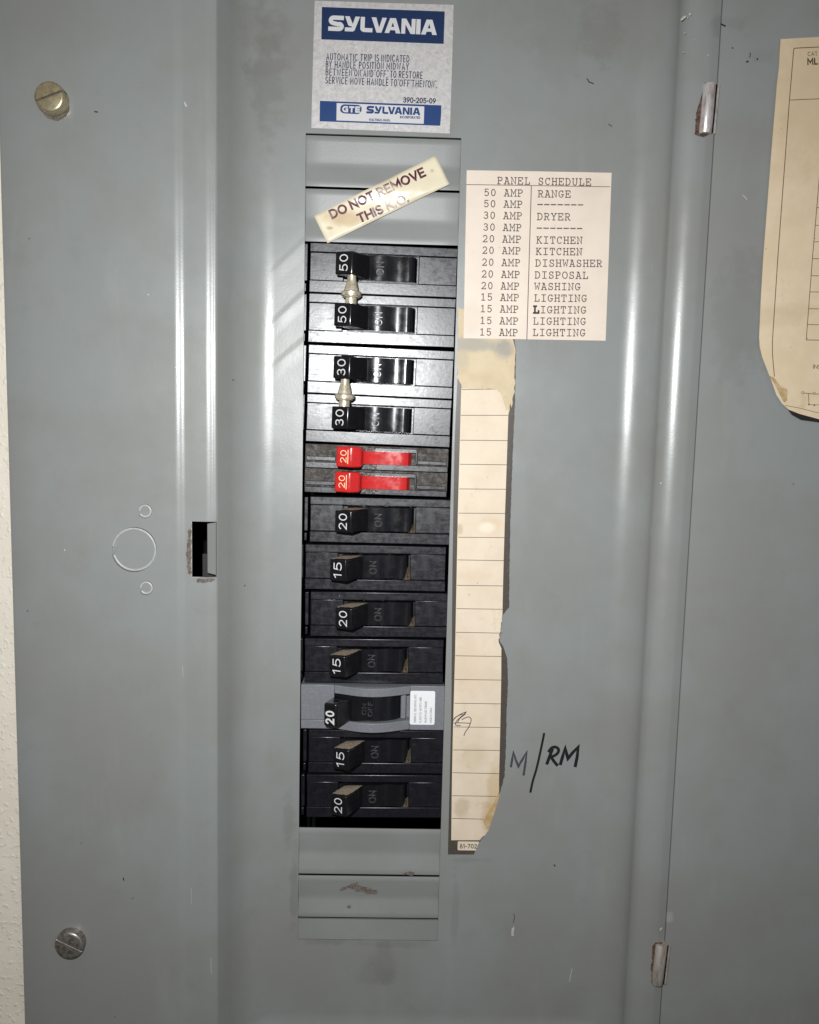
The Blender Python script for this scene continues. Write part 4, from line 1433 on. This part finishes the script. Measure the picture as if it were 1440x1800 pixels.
def pole(parent, v0, number, body_w, hp, dusty, mats=('black_plastic', 'black_handle'), shade=0):
    """one breaker pole centred on height v0 of the parent's frame"""
    rnd = random.Random(_seed[0]); _seed[0] += 1
    hb = hp / 2 - .00022
    t0, t1 = v0 + hb, v0 - hb
    a1 = v0 + .0076            # under the top band
    a2 = v0 - .0061            # above the bottom band
    k = MB()
    k.box(.0002, body_w - .0002, t1 + .0002, t0 - .0002, -.045, -.0060)
    k.box(0, body_w, a1, t0, -.0065, .0000)                       # top band
    k.box(0, body_w, t1, a2, -.0065, .0004)                       # bottom band
    k.box(.0001, U(58), a2 + .0001, a1 - .0001, -.0065, -.0007)     # left field
    k.box(U(187), body_w - .0001, a2 + .0001, a1 - .0001, -.0065, -.0007)   # right field
    # narrow shoulder left of the face
    k.box(-.0030, -.0011, t1 + .0055, t0 - .0004, -.0065, -.0008)
    k.box(-.0030, -.0016, t1 + .0004, t1 + .0045, -.0065, -.0012)
    obj('body', k, mats[0], parent, local=True, bevel=.0003)
    vm = (a1 + a2) / 2
    d = drum_mesh(vm)
    dr = obj('rocker', d, mats[1], parent, local=True, smooth=38)
    k = MB()
    nf = lambda x: next(na + (nb - na) * (x - xa_) / (xb_ - xa_) for (xa_, na), (xb_, nb) in zip(DRUM, DRUM[1:]) if xa_ <= x <= xb_)
    lay, wd = layout('sans', 'ON', .34)
    s = .0062 / wd
    for xo, st in lay:
        for sk in st:
            for side in (0,):
                pts = [Vector((U(115 + (1 - b) * 11.5), -nf(115 + (1 - b) * 11.5), vm - .0034 + (xo + a) * s)) for a, b in sk]
                closed = (pts[0] - pts[-1]).length < 1e-8
                n_ = len(pts) - (1 if closed else 0)
                # a small raised rib: ribbon top with sloped flanks
                for off, lf, hw in ((0, .00030, .00022),):
                    top = MB().strip(pts, .00017, (0, -1, 0), .00042, closed, .0002)
                    bot = MB().strip(pts, .00046, (0, -1, 0), -.00003, closed, .0002)
                    q = len(top.v) // 2
                    o_ = len(k.v)
                    k.v += top.v + bot.v
                    T, B = o_, o_ + 2 * q
                    rng = range(q if closed else q - 1)
                    for i in rng:
                        j = (i + 1) % q
                        k.f += [(T + i + q, T + j + q, T + j, T + i), (T + i, T + j, B + j, B + i), (B + i + q, B + j + q, T + j + q, T + i + q)]
    ot = obj('raised_on_lettering', k, 'highlit_black', dr, local=True, smooth=50)
    hm, f = handle_mesh(vm)
    hd = obj('handle', hm, mats[1], parent, local=True, bevel=.0006, seg=3)
    k = MB()
    f = [Vector(p) for p in f]
    ex = (f[1] - f[0]); ez = (f[3] - f[0])
    nrm = ex.cross(ez).normalized()
    if nrm.y > 0: nrm = -nrm
    c_ = sum(f, Vector()) / 4
    exn = ex.normalized()
    up_text(k, number, lambda al, ac: c_ + Vector((0, 0, al)) + exn * (ac - .0020), .0039, .0074, .00026, .34, 6e-5, nrm)
    obj('rating_number', k, 'white_ink', hd, local=True)
    if dusty:
        k = MB()
        pts = []
        for (p, q, n_) in (((U(49.5), -.0108), (U(57), -.0074), 4), ((U(57), -.0074), (U(70), -.0018), 4), ((U(70), -.0018), (U(101), -.0012), 4), ((U(101), -.0012), (U(91.5), -.0070), 4), ((U(91.5), -.0070), (U(76), -.0134), 5), ((U(76), -.0134), (U(49.5), -.0108), 4)):
            for i in range(n_):
                g = i / n_
                pts.append(Vector((p[0] + (q[0] - p[0]) * g + rnd.uniform(-.00025, .00025), p[1] + (q[1] - p[1]) * g + rnd.uniform(-.00025, .00025), vm + .00570 + rnd.uniform(0, .00012))))
        cen = Vector((U(74), -.006, vm + .0062))
        k.add(pts + [cen], [(i, (i + 1) % len(pts), len(pts)) for i in range(len(pts))])
        k.f = [tuple(reversed(q)) for q in k.f]
        obj('dust_layer', k, 'dust', hd, local=True)
        # fluff gathered at the right end of the rocker window
        k = MB()
        pts = [(U(178), -.0008), (U(186.6), -.0012), (U(186.6), -.0012)]
        zb = a2 + .0003
        hg = .004 + rnd.uniform(0, .004)
        rw = [(U(174), -.0002, zb), (U(179), -.0005, zb), (U(183), -.0006, zb), (U(186.8), -.0004, zb)]
        rw2 = [(U(177.5), .0008, zb + hg * .25), (U(181), .0002, zb + hg * .42), (U(183.5), .0004, zb + hg * .5), (U(186.8), .0001, zb + hg * .6)]
        rw3 = [(U(182), .0025, zb + hg * .55), (U(183.2), .0020, zb + hg * .8), (U(184.8), .0016, zb + hg * .92), (U(186.8), .0012, zb + hg)]
        k.add(rw + rw2 + rw3, [(r_ * 4 + i, r_ * 4 + i + 1, r_ * 4 + i + 5, r_ * 4 + i + 4) for r_ in range(2) for i in range(3)])
        obj('window_dust', k, 'dim_dust', dr, local=True, smooth=80)
    return vm


def copy_tree(o, parent=None):
    c_ = o.copy()
    col.objects.link(c_)
    if parent is not None:
        c_.parent = parent
    for ch_ in [x for x in ALL_CHILDREN[o]]:
        copy_tree(ch_, c_)
    return c_


GRP = 'circuit breakers plugged into the panel slot'
# double pole 50 and 30
def two_pole(number, cA, cB, tie_px, label):
    a, ra, wa, ha = frame(*cA)
    b, rb, wb, hb_ = frame(*cB)
    mid = (a + b) / 2
    ang = (ra + rb) / 2
    o = empty('double_breaker', mid, ang)
    thing(o, label, 'circuit breaker', GRP)
    inv = Matrix.Rotation(-ang, 3, 'Y')
    la, lb = inv @ (a - mid), inv @ (b - mid)
    pitch = la.z - lb.z
    w = (wa + wb) / 2
    vA = pole(o, pitch / 2, number, w, pitch, False)
    vB = pole(o, -pitch / 2, number, w, pitch, False)
    # brass handle tie between the two handles
    ut, n_ = U(tie_px), .0088
    z0, z1 = vB + .0053, vA - .0053
    L = z1 - z0
    k = MB()
    prof_ = [(0, .0027), (L * .22, .0028), (L * .25, .0041), (L * .28, .0042), (L * .30, .0049), (L * .42, .0050), (L * .45, .0046), (L * .47, .0037), (L * .55, .0033), (L * .75, .0026), (L * .86, .0022), (L, .0022)]
    k.lathe(Vector((ut, -n_, z0)), (0, 0, 1), (1, 0, 0), prof_, 30)
    obj('handle_tie', k, 'brass_tie', o, local=True, smooth=35, label='brass tie pin joining the two handles')
    return o


two_pole('50', (544, 803, 427.5, 512, 437, 523), (543, 801, 514, 602.5, 525, 612.5), 74, 'black double breaker at the top with two 50 handles joined by a brass tie')
two_pole('30', (541, 797.5, 605, 690.5, 616, 703), (539, 792, 691.5, 776, 702.5, 788), 67, 'black double breaker with two 30 handles joined by a brass tie')

# tandem breaker with the two slim red handles
a, ra, wa, ha = frame(535, 788, 779, 866, 788, 876)
tb = empty('tandem_breaker', a, ra)
thing(tb, 'slim twin breaker with two red 20 handles and dirt in its recesses', 'circuit breaker', GRP)
hp = ha
k = MB()
k.box(0, wa, -hp / 2 + .0003, hp / 2 - .0003, -.045, -.0030)
obj('body', k, 'dirty_plastic', tb, local=True, bevel=.0002)
k = MB()
for s, v0 in ((0, hp / 4), (1, -hp / 4)):
    k.box(.0006, wa - .0004, v0 - .0059, v0 - .0026 - .0004, -.004, .0003)            # long rail
    k.box(U(66), U(196), v0 + .0032, v0 + .0052, -.004, -.0006)             # rim above the red bar
    k.box(.0008, U(54), v0 - .0022, v0 - .0002, -.004, -.0010)             # ledge on the left
    k.box(U(199), wa - .001, v0 - .0024, v0 - .0006, -.004, -.0012)
    k.box(U(195.2), U(197.5), v0 - .0024, v0 + .0050, -.004, -.0002)
obj('rail', k, 'black_plastic', tb, local=True, bevel=.00018)
for v0, right_ in ((hp / 4, False), (hp / 4, True), (-hp / 4, False), (-hp / 4, True)):
    k = MB()
    for (x, y, w_, h_) in ((19, .0028, 5, .0012), (21, .0006, 4, .0006), (34, .0033, 12, .0006), (34, .0010, 12, .0006), (205, .0030, 7, .0009), (205, .0012, 8, .0006), (220, .0010, 9, .0005), (237, .0008, 14, .0005), (222, .0030, 5, .0005)):
        if (x > 100) == right_:
            k.box(U(x), U(x + w_), v0 + y, v0 + y + h_, -.0034, -.0024)
    obj('raised_marking', k, 'dirty_plastic', tb, local=True, bevel=.0001)
k = MB()
for v0, q in ((hp / 4, 0), (-hp / 4, 1)):
    k.box(U(104), U(127 if q == 0 else 134), v0 - .0056, v0 - .0031, -.001, .00045)
    k.box(U(100), U(124), v0 + .0033, v0 + .0051, -.001, -.0004)
obj('debris', k, 'debris', tb, local=True, bevel=.0002)
for q, v0 in enumerate((hp / 4 + .0006, -hp / 4 + .0006)):
    dx = -U(1.5) * q
    k = MB()
    # head: leaning block; bar: curved rocker running right
    X = lambda x: U(x) + dx
    hv = .0052
    r = [(X(66), .001, v0 - .0040), (X(106), .001, v0 - .0040), (X(106), .001, v0 + .0036), (X(66), .001, v0 + .0036)]
    f1 = [(X(57), -.0088, v0 - hv), (X(84), -.0108, v0 - hv), (X(84), -.0108, v0 + hv), (X(57), -.0088, v0 + hv)]
    f2 = [(X(101), -.0084, v0 - hv), (X(101), -.0084, v0 + hv)]
    vs = r + f1 + f2
    k.add(vs, [(3, 2, 1, 0), (0, 1, 8, 5, 4), (1, 2, 9, 8), (2, 3, 7, 6, 9), (3, 0, 4, 7), (4, 5, 6, 7), (5, 8, 9, 6)])
    hd = obj('red_handle', k, 'red_plastic', tb, local=True, bevel=.0009, seg=4)
    k = MB()
    pr_ = [(98, .0045), (106, .0030), (112, .0022), (125, .0020), (140, .0013), (155, .0012), (166, .0017), (175, .0017), (182, .0010), (186, -.001), (188, -.003)]
    vs = []
    for x, n_ in pr_:
        vs += [(X(x), -n_, v0 - .0036), (X(x), -n_, v0 + .0029), (X(x), .003, v0 - .0036), (X(x), .003, v0 + .0029)]
    fs = []
    for i in range(len(pr_) - 1):
        o_ = 4 * i
        fs += [(o_, o_ + 4, o_ + 5, o_ + 1), (o_ + 2, o_ + 6, o_ + 4, o_), (o_ + 1, o_ + 5, o_ + 7, o_ + 3)]
    k.add(vs, fs)
    obj('rocker_bar', k, 'red_plastic', hd, local=True, smooth=40)
    k = MB()
    fl_ = [Vector(p) for p in f1]
    exn = (fl_[1] - fl_[0]).normalized(); c_ = sum(fl_, Vector()) / 4
    nrm = exn.cross(Vector((0, 0, 1))).normalized()
    if nrm.y > 0: nrm = -nrm
    up_text(k, '20', lambda al, ac: c_ + Vector((0, 0, al + .0002)) + exn * (ac - .0016), .0029, .0058, .00016, .30, 1.2e-4, nrm)
    k.strip([c_ + exn * .0022 + Vector((0, 0, -.0035)), c_ + exn * .0022 + Vector((0, 0, .0036))], .00018, nrm, 1.2e-4)
    obj('rating_number', k, 'cream_ink', hd, local=True)

# single breakers: one of each rating is built, the rest are copies
singles = [('20', (545, 793, 871, 954, 877, 960), 'black 20 breaker with dusty handle directly below the two red handles'),
           ('15', (536.5, 785, 956, 1036, 961, 1041), 'black 15 breaker wedged between the 20 under the red handles and the next 20'),
           ('20', (546, 789, 1038.7, 1119.5, 1042, 1122.5), 'black 20 breaker with a black 15 breaker above it and another below'),
           ('15', (535.5, 785, 1120.6, 1201, 1123.7, 1203.5), 'black 15 breaker with dusty handle directly above the grey breaker'),
           ('15', (542.5, 783, 1281, 1359.5, 1284, 1361.5), 'black 15 breaker with dusty handle directly below the grey breaker'),
           ('20', (539, 779.5, 1361, 1437, 1362.5, 1438.5), 'lowest black 20 breaker above the dark gap and blank lower plates')]
protos = {}
made = []
for num, cc, lab in singles:
    a, ra, wa, ha = frame(*cc)
    if num not in protos:
        o = empty('circuit_breaker', a, ra)
        pole(o, 0.0, num, .0724, .0238, True)
        protos[num] = o
        made.append((o, a, ra, lab, True))
    else:
        made.append((protos[num], a, ra, lab, False))
ALL_CHILDREN = {o: [] for o in bpy.data.objects}
for o in list(bpy.data.objects):
    if o.parent is not None:
        ALL_CHILDREN[o.parent].append(o)
for o, a, ra, lab, first in made:
    if not first:
        o = copy_tree(o)
        o.location = a
        o.rotation_euler = (0, ra, 0)
    thing(o, lab, 'circuit breaker', GRP)

# grey replacement breaker with arched side rails
a, ra, wa, ha = frame(529.5, 781, 1202, 1279.5, 1205, 1283, NF)
gb = empty('circuit_breaker', a, ra)
thing(gb, 'grey 20 breaker with black handle and small white sticker', 'circuit breaker', GRP)
hb = ha / 2
k = MB()
k.box(.0002, wa - .0002, -hb + .0002, hb - .0002, -.045, -.0046)
k.box(0, U(60), -hb + .0050, hb, -.005, .0012)          # left block
k.box(0, U(60), -hb, -hb + .0048, -.005, .0009)
k.box(U(197), wa, -hb, hb, -.005, .0012)          # right block


def rail(v0, v1, u0, u1, peak):
    N = 20
    vs = []
    for i in range(N + 1):
        f = i / N
        u = u0 + (u1 - u0) * f
        n_ = .0011 + peak * math.sin(math.pi * min(1, f * 1.0)) ** 1.2
        vs += [(u, -n_, v0), (u, -n_, v1), (u, .005, v0), (u, .005, v1)]
    fs = []
    for i in range(N):
        o_ = 4 * i
        fs += [(o_, o_ + 4, o_ + 5, o_ + 1), (o_ + 2, o_ + 6, o_ + 4, o_), (o_ + 1, o_ + 5, o_ + 7, o_ + 3)]
    k.add(vs, fs + [(0, 1, 3, 2), (4 * N + 2, 4 * N + 3, 4 * N + 1, 4 * N)])


rail(hb - .0046, hb - .0002, U(60.2), U(196.8), .0058)
rail(-hb + .0002, -hb + .0052, U(60.2), U(196.8), .0058)
k.box(U(181), U(190), -hb + .0056, hb - .0050, -.005, -.0002)
obj('body', k, 'grey_plastic', gb, local=True, bevel=.0003)
k = MB()
pr_ = [(56, -.001), (75, .0030), (95, .0042), (115, .0046), (135, .0042), (155, .0030), (172, .0008), (180, -.002)]
vs = []
for x, n_ in pr_:
    vs += [(U(x), -n_, -hb + .0056), (U(x), -n_, hb - .0050), (U(x), .006, -hb + .0056), (U(x), .006, hb - .0050)]
fs = []
for i in range(len(pr_) - 1):
    o_ = 4 * i
    fs += [(o_, o_ + 4, o_ + 5, o_ + 1), (o_ + 2, o_ + 6, o_ + 4, o_), (o_ + 1, o_ + 5, o_ + 7, o_ + 3)]
k.add(vs, fs)
gr = obj('rocker', k, 'black_handle', gb, local=True, smooth=40)
k = MB()
vm = .0003
nf2 = lambda x: next(na + (nb - na) * (x - xa_) / (xb_ - xa_) for (xa_, na), (xb_, nb) in zip(pr_, pr_[1:]) if xa_ <= x <= xb_)
lay, wd = layout('sans', 'OFF', .3)
for text, xc, ln in (('ON', 111, .0056), ('OFF', 122, .0075)):
    up_text(k, text, lambda al, ac: (U(xc) + ac, -nf2(xc + 4) - .00005, vm + al), .0021, ln, .00018, .3, .0003)
obj('raised_lettering', k, 'highlit_black', gr, local=True)
k = MB()
hv0, hv1 = vm - .0066, vm + .0054
r = [(U(62), .001, hv0), (U(106), .001, hv0), (U(106), .001, hv1), (U(62), .001, hv1)]
f = [(U(44), -.0118, hv0), (U(67), -.0136, hv0), (U(67), -.0136, hv1), (U(44), -.0118, hv1)]
k.hexa(r, f)
gh = obj('handle', k, 'black_handle', gb, local=True, bevel=.0009, seg=3)
k = MB()
f = [Vector(p) for p in f]
exn = (f[1] - f[0]).normalized(); c_ = sum(f, Vector()) / 4
nrm = exn.cross(Vector((0, 0, 1))).normalized()
if nrm.y > 0: nrm = -nrm
up_text(k, '20', lambda al, ac: c_ + Vector((0, 0, al - .0012)) + exn * (ac - .0020), .0039, .0062, .00044, .46, 6e-5, nrm)
obj('rating_number', k, 'white_ink', gh, local=True)
k = MB()
k.lathe(Vector((U(66), -.0085, hv1 + .00004)), (0, 0, 1), (1, 0, 0), [(0, .0018), (.00002, .0014), (.00001, .00001)], 18)
obj('tie_hole', k, 'dark_cavity', gh, local=True)
k = MB()
l0, l1, lz0, lz1 = U(197.5), U(242.5), -hb + .0030, hb - .0026
rc = .0009
pts = []
for cx, cz, a0 in ((l1 - rc, lz1 - rc, 0), (l0 + rc, lz1 - rc, 90), (l0 + rc, lz0 + rc, 180), (l1 - rc, lz0 + rc, 270)):
    pts += [Vector((cx + rc * math.cos(math.radians(a0 + j * 18)), -.0012, cz + rc * math.sin(math.radians(a0 + j * 18)))) for j in range(6)]
k.slab(pts, .00012)
wlab = obj('rating_sticker', k, 'white_label', gb, local=True, label='small white sticker with fine grey print')
k = MB()
for i, (tx, ln) in enumerate((('10000A I.C. 120/240VAC 40oC', .0152), ('CLASS CTL  60/75oC WIRE', .0138), ('36 LB-IN LUG TORQUE', .0116), ('MADE IN CHINA', .0082))):
    u0 = U(205 + i * 9.6)
    up_text(k, tx, lambda al, ac: (u0 + ac, -.00132, lz0 + .0011 + ln / 2 + al), .00105, ln, .000085, .3, 2e-5)
obj('fine_print', k, 'grey_print', wlab, local=True)
